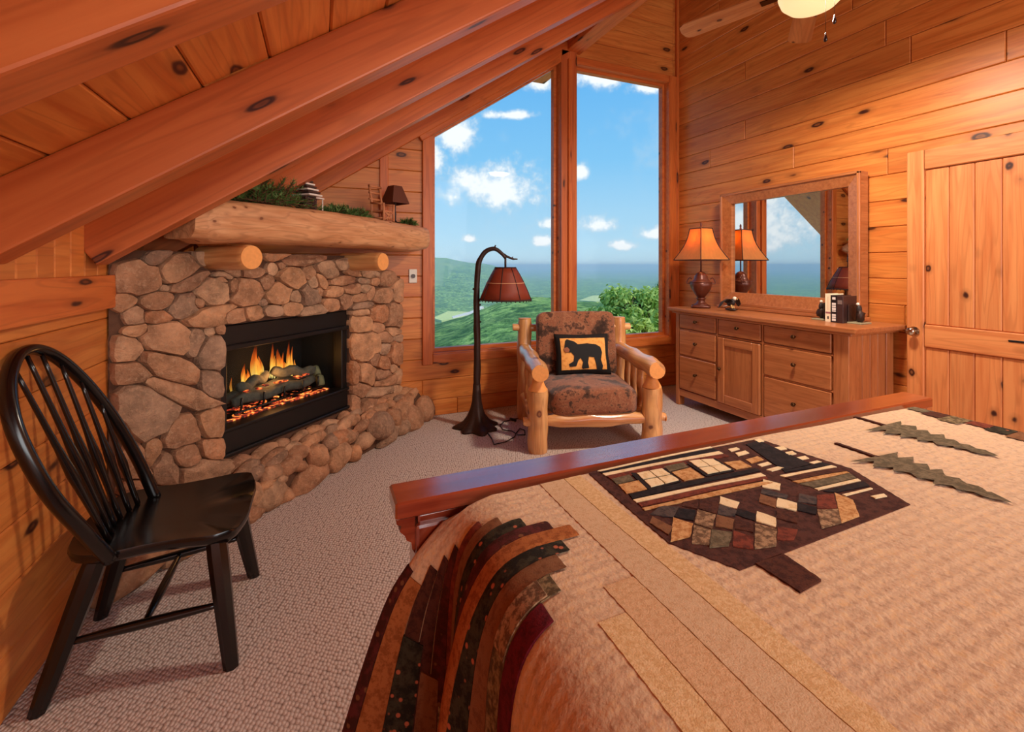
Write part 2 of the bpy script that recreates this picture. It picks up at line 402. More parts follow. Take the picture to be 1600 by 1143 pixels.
def spline(pts, n):
    pts = [Vector(p) for p in pts]; out = []
    for i in range(len(pts) - 1):
        p0, p1, p2, p3 = pts[max(i - 1, 0)], pts[i], pts[i + 1], pts[min(i + 2, len(pts) - 1)]
        for k in range(n):
            t = k / n
            out.append(.5 * ((2 * p1) + (p2 - p0) * t + (2 * p0 - 5 * p1 + 4 * p2 - p3) * t * t + (3 * p1 - p0 - 3 * p2 + p3) * t ** 3))
    return out + [pts[-1]]
def clip(poly, a, b, c):           # keep a*x + b*y <= c
    out = []
    for i in range(len(poly)):
        p, q = poly[i], poly[(i + 1) % len(poly)]; dp = a * p[0] + b * p[1] - c; dq = a * q[0] + b * q[1] - c
        if dp <= 0: out.append(p)
        if dp * dq < 0: t = dp / (dp - dq); out.append((p[0] + (q[0] - p[0]) * t, p[1] + (q[1] - p[1]) * t))
    res = []
    for p in out:
        if not res or math.hypot(p[0] - res[-1][0], p[1] - res[-1][1]) > 1e-4: res.append(p)
    return res
def parea(p): return .5 * sum(p[i][0] * p[(i + 1) % len(p)][1] - p[(i + 1) % len(p)][0] * p[i][1] for i in range(len(p)))
def inset(poly, d):
    n = len(poly); out = []
    for i in range(n):
        p0, p1, p2 = Vector(poly[i - 1]), Vector(poly[i]), Vector(poly[(i + 1) % n])
        e0 = (p1 - p0).normalized(); e1 = (p2 - p1).normalized()
        n0 = Vector((-e0.y, e0.x)); n1 = Vector((-e1.y, e1.x)); k = 1 + n0.dot(n1)
        out.append(p1 + (n0 + n1) * (d / max(k, .25)))
    return out
def plank(name, poly, th, mat, parent, M, bev=.005, gap=.0012):
    """A board: convex outline in (length, width), chamfered front edges, built about its own centre."""
    if parea(poly) < 0: poly = poly[::-1]
    if parea(poly) < 4e-4: return None
    c = Vector((sum(p[0] for p in poly) / len(poly), sum(p[1] for p in poly) / len(poly)))
    poly = [Vector(p) - c for p in poly]
    a = inset(poly, gap); b = inset(poly, gap + bev); n = len(poly)
    mb = MB(); vs = [(p[0], p[1], 0) for p in a] + [(p[0], p[1], th - bev) for p in a] + [(p[0], p[1], th) for p in b]
    fs = [tuple(range(2 * n, 3 * n)), tuple(range(n - 1, -1, -1))]
    for i in range(n):
        j = (i + 1) % n; fs += [(i, j, n + j, n + i), (n + i, n + j, 2 * n + j, 2 * n + i)]
    mb.add(vs, fs)
    return mb.obj(name, mat, parent, M=M @ Matrix.Translation((c.x, c.y, 0)))

# ------------------------------------------------------------------ room shell
XL, XR, YF, YB = -.85, 3.69, 4.0, -3.2
SL = .672; RA = 1.88; CA = 2.085            # rafter undersides z = RA + SL x, ceiling boards z = CA + SL x
ROW = .183; Z0 = .142
floor = struct(MB().box(XL - .1, XR + .1, YB - .1, YF + .1, -.06, 0).obj('floor', CARPET))
setp(floor, 'beige looped berber carpet covering the bedroom floor', 'floor')

def cuts(a, b, seed, lo=1.6, hi=3.4):
    rnd = random.Random(seed); x = a + rnd.uniform(.4, 2.4); out = [a]
    while x < b - .35: out.append(x); x += rnd.uniform(lo, hi)
    return out + [b]
# right wall: local length runs along -Y
wr = struct(MB().box(XR + .02, XR + .12, YB, YF + .12, -.02, CA + SL * XR + .15).obj('wall_right', PINE))
setp(wr, 'tall wall of horizontal knotty pine boards behind the dresser', 'wall')
MR = basis((0, -1, 0), (0, 0, 1), (-1, 0, 0), (XR + .02, 0, 0))
zr = [0.0, Z0]
while zr[-1] < CA + SL * XR: zr.append(zr[-1] + ROW)
for i in range(len(zr) - 1):
    cc = cuts(-YF, -YB, 100 + i)
    for j in range(len(cc) - 1): plank('wall_plank', [(cc[j], zr[i]), (cc[j + 1], zr[i]), (cc[j + 1], zr[i + 1]), (cc[j], zr[i + 1])], .02, PINE, wr, MR)
# left knee wall
wl = struct(MB().box(XL - .12, XL - .02, YB, YF + .12, -.02, CA + SL * XL + .03).obj('wall_left', PINE))
setp(wl, 'low knee wall of horizontal pine boards behind the black chair', 'wall')
ML = basis((0, 1, 0), (0, 0, 1), (1, 0, 0), (XL - .02, 0, 0))
zl = [0, .188, .371, .554, .737, .92, 1.103, 1.16]
for i in range(len(zl) - 1):
    cc = cuts(YB, YF, 300 + i)
    for j in range(len(cc) - 1): plank('wall_plank', [(cc[j], zl[i]), (cc[j + 1], zl[i]), (cc[j + 1], zl[i + 1]), (cc[j], zl[i + 1])], .02, PINE, wl, ML)
y = YB
while y < YF - .01:                                       # short upright boards between the rafter feet
    plank('upright_plank', [(y, 1.28), (y + .11, 1.28), (y + .11, CA + SL * XL), (y, CA + SL * XL)], .02, PINE, wl, ML); y += .11
plate = struct(MB().box(-3.4, 3.4, -.07, .07, 0, .035, .006).obj('trim_1', TRIM, M=basis((0, 1, 0), (0, 0, 1), (1, 0, 0), (XL, .35, 1.22))))
setp(plate, 'long flat pine board along the top of the knee wall', 'trim')
# window wall
wb = struct(MB().box(XL - .1, .89, YF + .02, YF + .12, -.02, CA + SL * XL + .0).obj('wall_back', PINE))
setp(wb, 'gable wall of pine boards around the big window', 'wall')
MBK = basis((1, 0, 0), (0, 0, 1), (0, -1, 0), (0, YF + .02, 0))
bk = MB()
for x0, x1, z0, z1 in ((XL - .1, .9, 0, 1.5), (.9, 3.57, 0, .54), (3.57, XR + .1, 0, 4.6), (2.3, 3.6, 3.37, 4.5)): bk.box(x0, x1, YF + .025, YF + .12, z0, z1)
bk.prism([(XL - .1, 1.5), (.9, 1.5), (.9, CA + SL * .9), (XL - .1, CA - SL * .95)], YF + .025, YF + .12, basis((1, 0, 0), (0, 0, 1), (0, 1, 0), (0, 0, 0)))
bk.prism([(.9, RA + SL * .9), (2.3, RA + SL * 2.3), (2.3, CA + SL * 2.3 + .1), (.9, CA + SL * .9 + .1)], YF + .025, YF + .12, basis((1, 0, 0), (0, 0, 1), (0, 1, 0), (0, 0, 0)))
me0 = wb.data; wb.data = bk.mesh('wall_back', PINE)
for i in range(len(zr) - 1):
    z0, z1 = zr[i], zr[i + 1]
    regions = []
    if z1 <= .54: regions.append((XL, XR))
    elif z0 < .54: regions += [(XL, .83), (.83, 3.62, z0, .47), (3.62, XR)]
    else:
        regions += [(XL, .83), (3.63, XR)]
        if z1 > 3.42: regions.append((2.36, 3.63, max(z0, 3.42), z1))
    for rg in regions:
        a, b = rg[0], rg[1]; q0, q1 = (rg[2], rg[3]) if len(rg) > 2 else (z0, z1)
        if q1 - q0 < .01: continue
        cc = cuts(a, b, 500 + i) if b - a > 2 else [a, b]
        for j in range(len(cc) - 1):
            poly = clip([(cc[j], q0), (cc[j + 1], q0), (cc[j + 1], q1), (cc[j], q1)], -SL, 1, CA - .005)
            if len(poly) > 2: plank('wall_plank', poly, .02, PINE, wb, MBK)
# unseen rear wall; its window opening is added to go with the fill light
rw = MB()
for x0, x1, z0, z1 in ((XL - .1, -.3, 0, 2.0), (-.3, 3.4, 0, .7), (3.4, XR + .1, 0, 4.6)): rw.box(x0, x1, YB - .1, YB, z0, z1)
rw.prism([(-.95, 2.0), (-.3, 2.0), (3.4, 3.5), (3.4, CA + SL * 3.4 + .1), (-.95, CA - SL * .95 + .1)], YB - .1, YB, basis((1, 0, 0), (0, 0, 1), (0, 1, 0), (0, 0, 0)))
rwo = struct(rw.obj('wall_rear', PINE)); setp(rwo, 'pine gable wall at the other end of the room', 'wall')

# ceiling: boards run along Y, rafters run up the slope
sv = Vector((1, 0, SL)).normalized(); nv = Vector((SL, 0, -1)).normalized()   # slope direction, downward normal
ce = MB().prism([(XL - .25, CA + SL * (XL - .25) + .03), (XR + .12, CA + SL * (XR + .12) + .03), (XR + .12, CA + SL * (XR + .12) + .2), (XL - .25, CA + SL * (XL - .25) + .2)], YB - .1, 5.0, basis((1, 0, 0), (0, 0, 1), (0, 1, 0), (0, 0, 0)))
ceil = struct(ce.obj('ceiling', PINE)); setp(ceil, 'steep sloping ceiling of pine boards carried on rafters', 'ceiling')
MC = basis((0, 1, 0), tuple(sv), tuple(nv), (0, 0, CA + .025))
slen0 = (XL - .2) / sv.x; slen1 = (XR + .02) / sv.x
k = 0; q = slen0
while q < slen1:
    cc = cuts(YB, YF, 700 + k, 2.0, 4.0)
    for j in range(len(cc) - 1): plank('ceiling_plank', [(cc[j], q), (cc[j + 1], q), (cc[j + 1], min(q + .215, slen1)), (cc[j], min(q + .215, slen1))], .02, PINE, ceil, MC, bev=.006)
    q += .215; k += 1
RD = (CA - RA) * sv.x
for yc in (-2.0, -1.28, -.55, .18, .93, 1.68, 2.35, 3.0, 3.66):
    for xa, xb in ((XL - .06, 2.245), (2.435, XR - .0)):
        L = (xb - xa) / sv.x; xm = (xa + xb) / 2
        if yc > 3.5: continue
        MB().box(-L / 2, L / 2, -.055, .055, -RD, 0, .007).obj('rafter', PINEB, ceil, M=basis(tuple(sv), (0, 1, 0), tuple(-nv), (xm, yc, CA + SL * xm)))
MB().box(-4.0, 4.0, -.085, .085, 0, .24, .008).obj('purlin_beam', TRIM, ceil, M=basis((0, 1, 0), (-1, 0, 0), (0, 0, 1), (2.34, .8, 3.46)))
# rake board against the window wall
L = (2.25 - XL) / sv.x
rk = struct(MB().box(-L / 2, L / 2, -.02, .02, -.14, 0, .005).obj('trim_2', TRIM, M=basis(tuple(sv), (0, 1, 0), tuple(-nv), ((2.25 + XL) / 2, YF - .03, CA + SL * (2.25 + XL) / 2))))
setp(rk, 'sloping pine rake board where ceiling meets window wall', 'trim')
L = (2.2 - .80) / sv.x; xm = 1.5
rk2 = struct(MB().box(-L / 2, L / 2, -.03, .03, -.03, .135, .005).obj('trim_3', TRIM, M=basis(tuple(sv), (0, 1, 0), tuple(-nv), (xm, YF - .015, RA + .02 + SL * xm))))
setp(rk2, 'sloping head casing above the left window pane', 'trim')
vt = struct(MB().box(-.5, .5, -.035, .035, 0, .02, .004).obj('trim_4', TRIM, M=basis((0, 0, 1), (-1, 0, 0), (0, -1, 0), (.50, YF, 1.98))))
setp(vt, 'narrow upright pine batten on the wall beside the mantel', 'trim')

# windows
def window(name, label, poly, casings):
    mb = MB(); n = len(poly)
    cx = sum(p[0] for p in poly) / n; cz = sum(p[1] for p in poly) / n
    if parea(poly) < 0: poly = poly[::-1]
    ins = inset([Vector(p) for p in poly], .03)
    root = struct(MB().add([(p[0], YF + .075, p[1]) for p in inset([Vector(p) for p in poly], .005)] + [(p[0], YF + .083, p[1]) for p in inset([Vector(p) for p in poly], .005)],
                           [tuple(range(n)), tuple(range(2 * n - 1, n - 1, -1))] + [(i, (i + 1) % n, n + (i + 1) % n, n + i) for i in range(n)]).obj(name, GLASS))
    setp(root, label, 'window')
    for i in range(n):                       # sash members round the pane
        a, b = Vector(poly[i]), Vector(poly[(i + 1) % n]); c, d = ins[i], ins[(i + 1) % n]
        q = MB(); q.add([(p[0], yy, p[1]) for yy in (YF + .05, YF + .11) for p in (a, b, d, c)], [(0, 1, 2, 3), (7, 6, 5, 4), (0, 4, 5, 1), (1, 5, 6, 2), (2, 6, 7, 3), (3, 7, 4, 0)])
        q.obj('sash', TRIM, root)
        jb = MB(); o = (b - a).normalized(); nn_ = Vector((o.y, -o.x)) * .02
        jb.add([(p[0], yy, p[1]) for yy in (YF - .02, YF + .12) for p in (a, b, b + nn_, a + nn_)], [(0, 1, 2, 3), (7, 6, 5, 4), (0, 4, 5, 1), (1, 5, 6, 2), (2, 6, 7, 3), (3, 7, 4, 0)])
        jb.obj('jamb', TRIM, root)
    for x0, x1, z0, z1 in casings:
        lng = max(x1 - x0, z1 - z0); wd = min(x1 - x0, z1 - z0); hor = (x1 - x0) > (z1 - z0)
        M = basis((1, 0, 0), (0, 0, 1), (0, -1, 0), ((x0 + x1) / 2, YF, (z0 + z1) / 2)) if hor else basis((0, 0, 1), (-1, 0, 0), (0, -1, 0), ((x0 + x1) / 2, YF, (z0 + z1) / 2))
        MB().box(-lng / 2, lng / 2, -wd / 2, wd / 2, 0, .03, .005).obj('casing', TRIM, root, M=M)
    return root
lt = lambda x: RA + .005 + SL * x
w1 = window('window_1', 'tall fixed window pane with a sloping top beside the fireplace',
            [(.92, .56), (2.185, .56), (2.185, lt(2.185)), (.92, lt(.92))], [(.825, .915, .46, 2.47)])
w2 = window('window_2', 'tall rectangular fixed window pane beside the dresser',
            [(2.365, .56), (3.55, .56), (3.55, 3.355), (2.365, 3.355)], [(3.555, 3.655, .46, 3.43), (2.37, 3.55, 3.36, 3.43)])
sill = struct(MB().box(-1.33, 1.33, -.04, .04, 0, .035, .006).obj('trim_5', TRIM, M=basis((1, 0, 0), (0, 0, 1), (0, -1, 0), (2.245, YF, .51)))); setp(sill, 'wide pine apron board under both window panes', 'trim')
mull = struct(MB().box(-1.49, 1.49, -.088, .088, -.10, .05, .006).obj('trim_6', PINEB, M=basis((0, 0, 1), (-1, 0, 0), (0, -1, 0), (2.275, YF, 1.97)))); setp(mull, 'upright pine post between the two window panes', 'trim')
MB().box(-1.4, 1.4, -.02, .02, .05, .075, .004).obj('batten', TRIM, mull, M=Matrix.Identity(4))
cor = struct(MB().box(-2.1, 2.1, -.018, .018, 0, .035, .004).obj('trim_7', TRIM, M=basis((0, 0, 1), (-1, 0, 0), (0, -1, 0), (3.67, YF, 2.2)))); setp(cor, 'narrow upright corner moulding between window wall and right wall', 'trim')

# wall thermostat plate
tp = thing('thermostat', 'small white wall control plate with dark dial beside fireplace', 'thermostat', atY(645, 431, YF))
MB().box(-.035, .035, -.014, 0, -.06, .06, .004).obj('plate', WHITEPL, tp)
MB().tube([(0, -.014, .0), (0, -.026, .0)], .018, 16).obj('dial', DARKDIAL, tp)

# ------------------------------------------------------------------ plank door on the right wall
DX = XR - .03
dy0, dy1, dzt = 1.81, 1.0, 2.09            # latch side, hinge side, top
dr = struct(MB().box(-.4, .4, -1.03, 1.03, 0, .022).obj('door_1', DOORW, M=basis((0, -1, 0), (0, 0, 1), (-1, 0, 0), (XR, (dy0 + dy1) / 2, 1.06))))
setp(dr, 'knotty pine door with vertical boards and a round latch', 'door')
def dpart(nm, y0, y1, z0, z1, th, vert):
    cy, cz = (y0 + y1) / 2 - 0, (z0 + z1) / 2; a = abs(y1 - y0); b = z1 - z0
    Mloc = Matrix.Translation(((1.405 - cy), cz - 1.06, .0))
    if vert: Mloc = Mloc @ Matrix.Rotation(PI / 2, 4, 'Z'); a, b = b, a
    return MB().box(-a / 2, a / 2, -b / 2, b / 2, .0, th, .005).obj(nm, DOORW, dr, M=Mloc)
dpart('stile', 1.81, 1.715, .03, dzt, .045, True); dpart('stile', 1.10, 1.0, .03, dzt, .045, True)
dpart('rail', 1.713, 1.102, 1.96, dzt, .045, False); dpart('rail', 1.713, 1.102, .80, .945, .045, False); dpart('rail', 1.713, 1.102, .03, .24, .045, False)
for za, zb in ((.242, .798), (.947, 1.958)):
    for i in range(5):
        w_ = (1.713 - 1.102) / 5
        dpart('panel_board', 1.713 - i * w_ - .001, 1.713 - (i + 1) * w_ + .001, za, zb, .030, True)
kn = MB().tube([(0, 0, .045), (0, 0, .052)], .03, 20).obj('rose', CHROME, dr, True, M=Matrix.Translation((1.405 - 1.765, .897 - 1.06, 0)), angle=30)
MB().lathe([(.008, .05), (.009, .075), (.022, .082), (.027, .095), (.022, .108), (.0, .112)], 20).obj('knob', CHROME, dr, True, M=Matrix.Translation((1.405 - 1.765, .897 - 1.06, 0)))
MB().box(-.035, .035, -.006, .006, .045, .05, .002).obj('latch_plate', BLKMET, dr, M=Matrix.Translation((1.405 - 1.28, .90 - 1.06, 0)))

# ------------------------------------------------------------------ corner fireplace
FC = 3.34                                    # stone face plane Y = X + FC
FO = Vector((XL, XL + FC, 0)); FE = Vector((1, 1, 0)).normalized(); FN = Vector((1, -1, 0)).normalized()
MF = basis(FE, (0, 0, 1), FN, FO)            # local (along face, up, outward)
MFi = MF.inverted()
fp = thing('fireplace', 'rough field stone corner fireplace with black firebox and log mantel', 'fireplace', (0, 0, 0))
FL = 2.10
bx0, bx1, bz0, bz1 = .512, 1.478, .30, 1.01
core = MB()
core.box(.01, bx0, 0, 1.40, -.45, 0, M=MF); core.box(bx1, 1.88, 0, 1.40, -.45, 0, M=MF); core.box(1.88, FL, 0, 1.24, -.45, -.004, M=MF)
core.box(bx0, bx1, bz1, 1.40, -.45, 0, M=MF); core.box(bx0, bx1, 0, bz0, -.45, 0, M=MF)
core.prism([(.01, 0), (FL, 0), (FL, .05), (.01, .05)], 0, 0.001, MF)
# clip the core where it would pass through the two walls
core.v = [Vector((max(v.x, XL + .003), min(v.y, YF - .003), v.z)) for v in core.v]
core.obj('masonry_core', MORTAR, fp)
hp = [(0, .275), (.09, .235), (.165, .15), (.19, 0.0), (0, 0.0)]
hm = MB(); vs = [MF @ Vector((f_, z, d)) for f_ in (.03, 2.25) for d, z in [(d_ * .9, z_ * .92) for d_, z_ in hp]]
hm.add(vs, [(4, 3, 2, 1, 0), (5, 6, 7, 8, 9)] + [(i, (i + 1) % 5, 5 + (i + 1) % 5, 5 + i) for i in range(5)])
hm.v = [Vector((max(v.x, XL + .003), min(v.y, YF - .003), v.z)) for v in hm.v]
hm.obj('hearth_core', MORTAR, fp)

# stones of the face: measured ellipses (offset x, offset y, scale) -> (x, y, rx, ry, tilt)
SG = [((145, 360, 5.714), [(370, 430, 215, 140, 0), (560, 240, 130, 65, -20), (780, 130, 110, 60, 10), (960, 220, 75, 80, 0), (730, 340, 180, 120, -20), (820, 470, 175, 60, -25),
        (1040, 540, 140, 120, 10), (560, 620, 165, 75, -10), (250, 640, 115, 80, -15), (350, 760, 95, 90, -30), (540, 775, 125, 55, 0), (780, 670, 140, 100, -20), (140, 830, 100, 110, 0),
        (350, 890, 120, 55, -10), (1040, 770, 240, 80, -14), (640, 950, 200, 135, 0), (890, 980, 75, 120, 15), (1020, 895, 50, 45, 0), (230, 1060, 160, 130, 0), (1120, 880, 50, 40, 0),
        (1150, 410, 90, 40, 0), (1240, 500, 45, 90, 0), (610, 515, 40, 30, 0), (930, 640, 50, 40, 10)]),
      ((145, 540, 4.764), [(230, 200, 150, 85, 5), (560, 170, 230, 85, 22), (640, 360, 280, 75, 18), (880, 60, 110, 130, 0), (860, 280, 90, 110, 0), (370, 480, 260, 200, 10), (640, 640, 140, 130, -45),
        (880, 560, 125, 120, 0), (890, 760, 130, 80, 5), (820, 950, 220, 100, -12), (680, 800, 100, 100, -30), (530, 930, 90, 130, -20), (420, 780, 60, 110, 15), (270, 870, 120, 150, 0),
        (280, 1060, 130, 90, 0), (60, 300, 50, 60, 0), (120, 690, 110, 170, 10), (90, 980, 110, 130, 0), (500, 1100, 110, 60, -10), (190, 1200, 150, 90, -10), (430, 1230, 150, 80, -10), (700, 1150, 130, 80, -15)]),
      ((340, 370, 5.333), [(200, 450, 130, 115, 8), (390, 380, 60, 60, 0), (490, 470, 110, 100, 0), (440, 270, 45, 50, 0), (510, 240, 40, 35, 0), (590, 330, 110, 100, 20), (660, 190, 180, 55, -8),
        (480, 150, 90, 50, -5), (740, 290, 50, 60, 0), (870, 270, 100, 65, 20), (780, 380, 35, 60, 10), (850, 370, 90, 40, 55), (740, 490, 80, 85, 30), (630, 500, 80, 50, 10), (950, 450, 80, 50, -10),
        (1030, 370, 110, 40, -5), (1090, 430, 70, 50, 0), (1210, 430, 60, 30, 0), (1240, 310, 70, 30, 5), (1110, 300, 60, 25, 15), (1200, 365, 70, 22, 5), (1290, 370, 40, 30, 0), (1390, 350, 55, 60, 0),
        (1360, 490, 90, 55, -25), (1250, 470, 30, 55, 15), (1480, 470, 60, 100, 0), (940, 140, 100, 35, 8), (1010, 220, 60, 50, 0), (1150, 510, 70, 35, -10), (1050, 530, 60, 60, 0), (930, 560, 70, 50, 0),
        (760, 610, 100, 45, -10), (600, 590, 80, 55, -10), (440, 610, 90, 45, -5), (270, 630, 80, 55, 0), (100, 650, 110, 60, -5), (1180, 570, 110, 30, -5), (1170, 630, 70, 35, 0), (1330, 640, 80, 80, 0),
        (1460, 640, 75, 110, 0), (1180, 720, 90, 80, 0), (1310, 750, 60, 45, 0), (20, 340, 60, 40, 0), (350, 545, 40, 28, 0), (835, 455, 30, 35, 40), (250, 300, 110, 45, 0), (120, 300, 80, 40, 0)]),
      ((520, 470, 4.97), [(235, 350, 100, 115, 0), (385, 285, 60, 45, 0), (490, 290, 45, 30, 0), (385, 370, 55, 50, 0), (465, 400, 60, 90, 0), (300, 450, 35, 60, 10), (375, 480, 45, 60, 0), (240, 560, 80, 85, 0),
        (370, 570, 60, 50, 0), (450, 520, 35, 35, 0), (150, 560, 30, 80, 0), (400, 620, 90, 40, -25), (340, 700, 110, 40, -15), (200, 690, 60, 60, 0), (490, 700, 50, 60, 0), (400, 770, 60, 60, 0),
        (250, 830, 110, 80, -15), (455, 240, 40, 40, 0), (160, 800, 40, 80, 0), (500, 600, 40, 60, 0)])]
seeds = []
for (ox, oy, s), lst in SG:
    for x, y_, rx, ry, an in lst: seeds.append((ox + x / s, oy + y_ / s, rx / s, ry / s, math.radians(an)))
def edist(sd, x, y_):
    dx, dy = x - sd[0], y_ - sd[1]; c, s = math.cos(sd[4]), math.sin(sd[4])
    return math.hypot((dx * c + dy * s) / sd[2], (-dx * s + dy * c) / sd[3])
def allowed(x, y_):
    p = MFi @ atD(x, y_, FC)
    if p.x < .012 or p.x > FL - .005 or p.y < .02 or p.y > 1.405: return False
    if bx0 + .004 < p.x < bx1 - .004 and bz0 < p.y < bz1 - .004: return False
    return True
NS = 16
for si, sd in enumerate(seeds):
    near = [q for q in seeds if q is not sd and math.hypot(q[0] - sd[0], q[1] - sd[1]) < 110]
    pts = []
    if not allowed(sd[0], sd[1]): continue
    for k in range(NS):
        a = 2 * PI * k / NS; dx = math.cos(a) * sd[2]; dy = math.sin(a) * sd[3]; c, s = math.cos(sd[4]), math.sin(sd[4])
        dx, dy = dx * c - dy * s, dx * s + dy * c
        r = .2
        while r < 1.32:
            x, y_ = sd[0] + dx * r, sd[1] + dy * r
            if not allowed(x, y_) or any(edist(q, x, y_) < r for q in near): break
            r += .03
        r = max(.2, r - .03) * (1 + .075 * mnoise.noise(Vector((sd[0] * .7 + k * 1.7, sd[1] * .7, k * 2.3))))
        p = MFi @ atD(sd[0] + dx * r, sd[1] + dy * r, FC); pts.append(Vector((p.x, p.y)))
    c = sum(pts, Vector((0, 0))) / NS
    size = sum((p - c).length for p in pts) / NS
    h = min(.06, .018 + size * .28 + random.uniform(-.004, .012)); rnd = random.Random(si)
    gx, gy = rnd.uniform(-.12, .12), rnd.uniform(-.12, .12)
    mb = MB(); vs = []
    for sc_, d in ((1.0, -.03), (1.0, h * .40), (.93, h * .82), (.62, h * 1.0)):
        for p in pts:
            q = c + (p - c) * sc_; dd = d + (gx * (q.x - c.x) + gy * (q.y - c.y)) * (sc_ < .98)
            dd += (.012 * mnoise.noise(Vector((q.x * 11, q.y * 11, si * 3.3))) + .007 * mnoise.noise(Vector((q.x * 34, q.y * 34, si * 1.3)))) * (d > 0); vs.append(Vector((q.x - c.x, q.y - c.y, dd)))
    vs.append(Vector((0, 0, h * 1.03 + .012 * mnoise.noise(Vector((c.x * 9, c.y * 9, si * 2.1))))))
    fs = [tuple(range(NS - 1, -1, -1))]
    for r_ in range(3):
        for k in range(NS): fs.append((r_ * NS + k, r_ * NS + (k + 1) % NS, (r_ + 1) * NS + (k + 1) % NS, (r_ + 1) * NS + k))
    for k in range(NS): fs.append((3 * NS + k, 3 * NS + (k + 1) % NS, 4 * NS))
    mb.add(vs, fs).obj('stone', STONE, fp, True, M=MF @ Matrix.Translation((c.x, c.y, 0)), angle=30)
# hearth stones: lumps on the sloping hearth
def hearth_hit(px, py):
    best = None
    for i in range(3):
        (d0, z0), (d1, z1) = hp[i], hp[i + 1]
        a, b, v = ray(px, py)
        o = MFi @ Vector((0, 0, CH)); dr_ = MFi.to_3x3() @ Vector((a, b, v))
        nx_, nd_ = (d1 - d0), -(z1 - z0)     # normal in (z, d): (d1-d0, z0-z1)
        den = dr_.y * nx_ + dr_.z * nd_; num = (z0 - o.y) * nx_ + (d0 - o.z) * nd_
        if abs(den) < 1e-6: continue
        t = num / den; p = o + dr_ * t
        if min(d0, d1) - .005 <= p.z <= max(d0, d1) + .005 and min(z0, z1) - .005 <= p.y <= max(z0, z1) + .005 and t > 0 and (best is None or t < best[0]): best = (t, p, Vector((0, nx_, nd_)).normalized())
    return best
HS = [((520, 470, 4.97), [(370, 960, 105, 95, 0), (610, 930, 120, 105, 10), (715, 840, 75, 90, 0), (550, 815, 130, 55, -15), (430, 1075, 130, 60, -28), (230, 965, 75, 35, -10), (60, 1060, 110, 55, 5), (250, 1085, 80, 55, 10), (300, 900, 60, 40, 0), (640, 1010, 70, 50, -20), (480, 900, 60, 60, 0), (90, 960, 110, 40, -20)]),
      ((360, 640, 6.015), [(370, 820, 135, 100, -5), (215, 805, 70, 95, 15), (740, 660, 190, 110, -15), (240, 935, 105, 45, -5), (1020, 440, 120, 95, -30), (820, 430, 85, 105, 0), (640, 400, 95, 60, 10), (560, 510, 115, 70, -10), (390, 590, 95, 65, -10),
        (950, 300, 75, 65, 0), (1090, 255, 105, 60, 10), (180, 620, 140, 65, -5), (760, 295, 130, 45, -15), (510, 820, 70, 80, 0), (1170, 420, 60, 80, 0), (420, 480, 130, 50, -15), (340, 700, 90, 40, -10), (130, 560, 110, 45, -15), (470, 660, 60, 40, 0), (200, 1010, 150, 70, -20), (660, 530, 70, 40, 20)]),
      ((180, 700, 4.396), [(150, 950, 190, 95, -10), (240, 765, 160, 75, -10), (420, 720, 90, 60, 0), (560, 650, 120, 60, -10), (760, 560, 130, 60, -20), (900, 480, 90, 70, -10), (60, 820, 120, 70, 0), (640, 780, 110, 60, -20)])]
hi = 0
for (ox, oy, s), lst in HS:
    for x, y_, rx, ry, an in lst:
        px, py = ox + x / s, oy + y_ / s
        hit = hearth_hit(px, py)
        if hit is None:
            g = MFi @ atZ(px, py, .03); hit = ((atZ(px, py, .03) - Vector((0, 0, CH))).length, Vector((g.x, .05, .2)), Vector((0, 0, 1)))
            a_, b_, v_ = ray(px, py); hit = (math.hypot(hit[1].x, 0) and (CH - .03) / -v_, hit[1], hit[2])
        t, p, nm = hit; hi += 1
        sx, sy = rx / s * t / FPX * 1.28, ry / s * t / FPX * 1.28
        # the hearth face is seen obliquely: stretch along the face
        sx *= 1.12
        ez = nm; ex = Vector((1, 0, 0)); ey = ez.cross(ex)
        ang = -math.radians(an); ex2 = ex * math.cos(ang) + ey * math.sin(ang); ey2 = ez.cross(ex2)
        R = MF.to_3x3() @ Matrix((ex2, ey2, ez)).transposed()
        dep = min(.085, .55 * min(sx, sy) + .02)
        world = MF @ (p + ez * (-.006))
        R4 = R.to_4x4()
        mb = MB().blob((0, 0, 0), (sx, sy, dep), seed=hi * 1.37, amp=.22, sub=2, flatcut=.16, M=R4)
        mb.v = [Vector((max(v.x, XL + .004 - world.x), min(v.y, YF - .004 - world.y), max(v.z, .002 - world.z))) for v in mb.v]
        mb.obj('hearth_stone', STONE, fp, True, M=Matrix.Translation(world), angle=48)

# small stones packed where hearth and face meet
rnd = random.Random(5)
for row, (dd, zz) in enumerate(((.035, .262), (.085, .238))):
    f_ = .50 + .05 * row
    while f_ < 2.12:
        ln = rnd.uniform(.055, .10); c = MF @ Vector((f_ + ln, zz - .012, dd)); hi += 1; f_ += 2 * ln * .86
        R4 = (MF.to_3x3() @ Matrix(((1, 0, 0), (0, .75, .66), (0, -.66, .75))) @ Matrix.Rotation(rnd.uniform(-.3, .3), 3, 'Z')).to_4x4()
        mb = MB().blob((0, 0, 0), (ln * 1.1, rnd.uniform(.036, .05), .034), seed=hi * 1.37, amp=.22, sub=2, flatcut=.16, M=R4)
        mb.v = [Vector((max(v.x, XL + .004 - c.x), min(v.y, YF - .004 - c.y), v.z)) for v in mb.v]
        mb.obj('hearth_stone', STONE, fp, True, M=Matrix.Translation(c), angle=48)

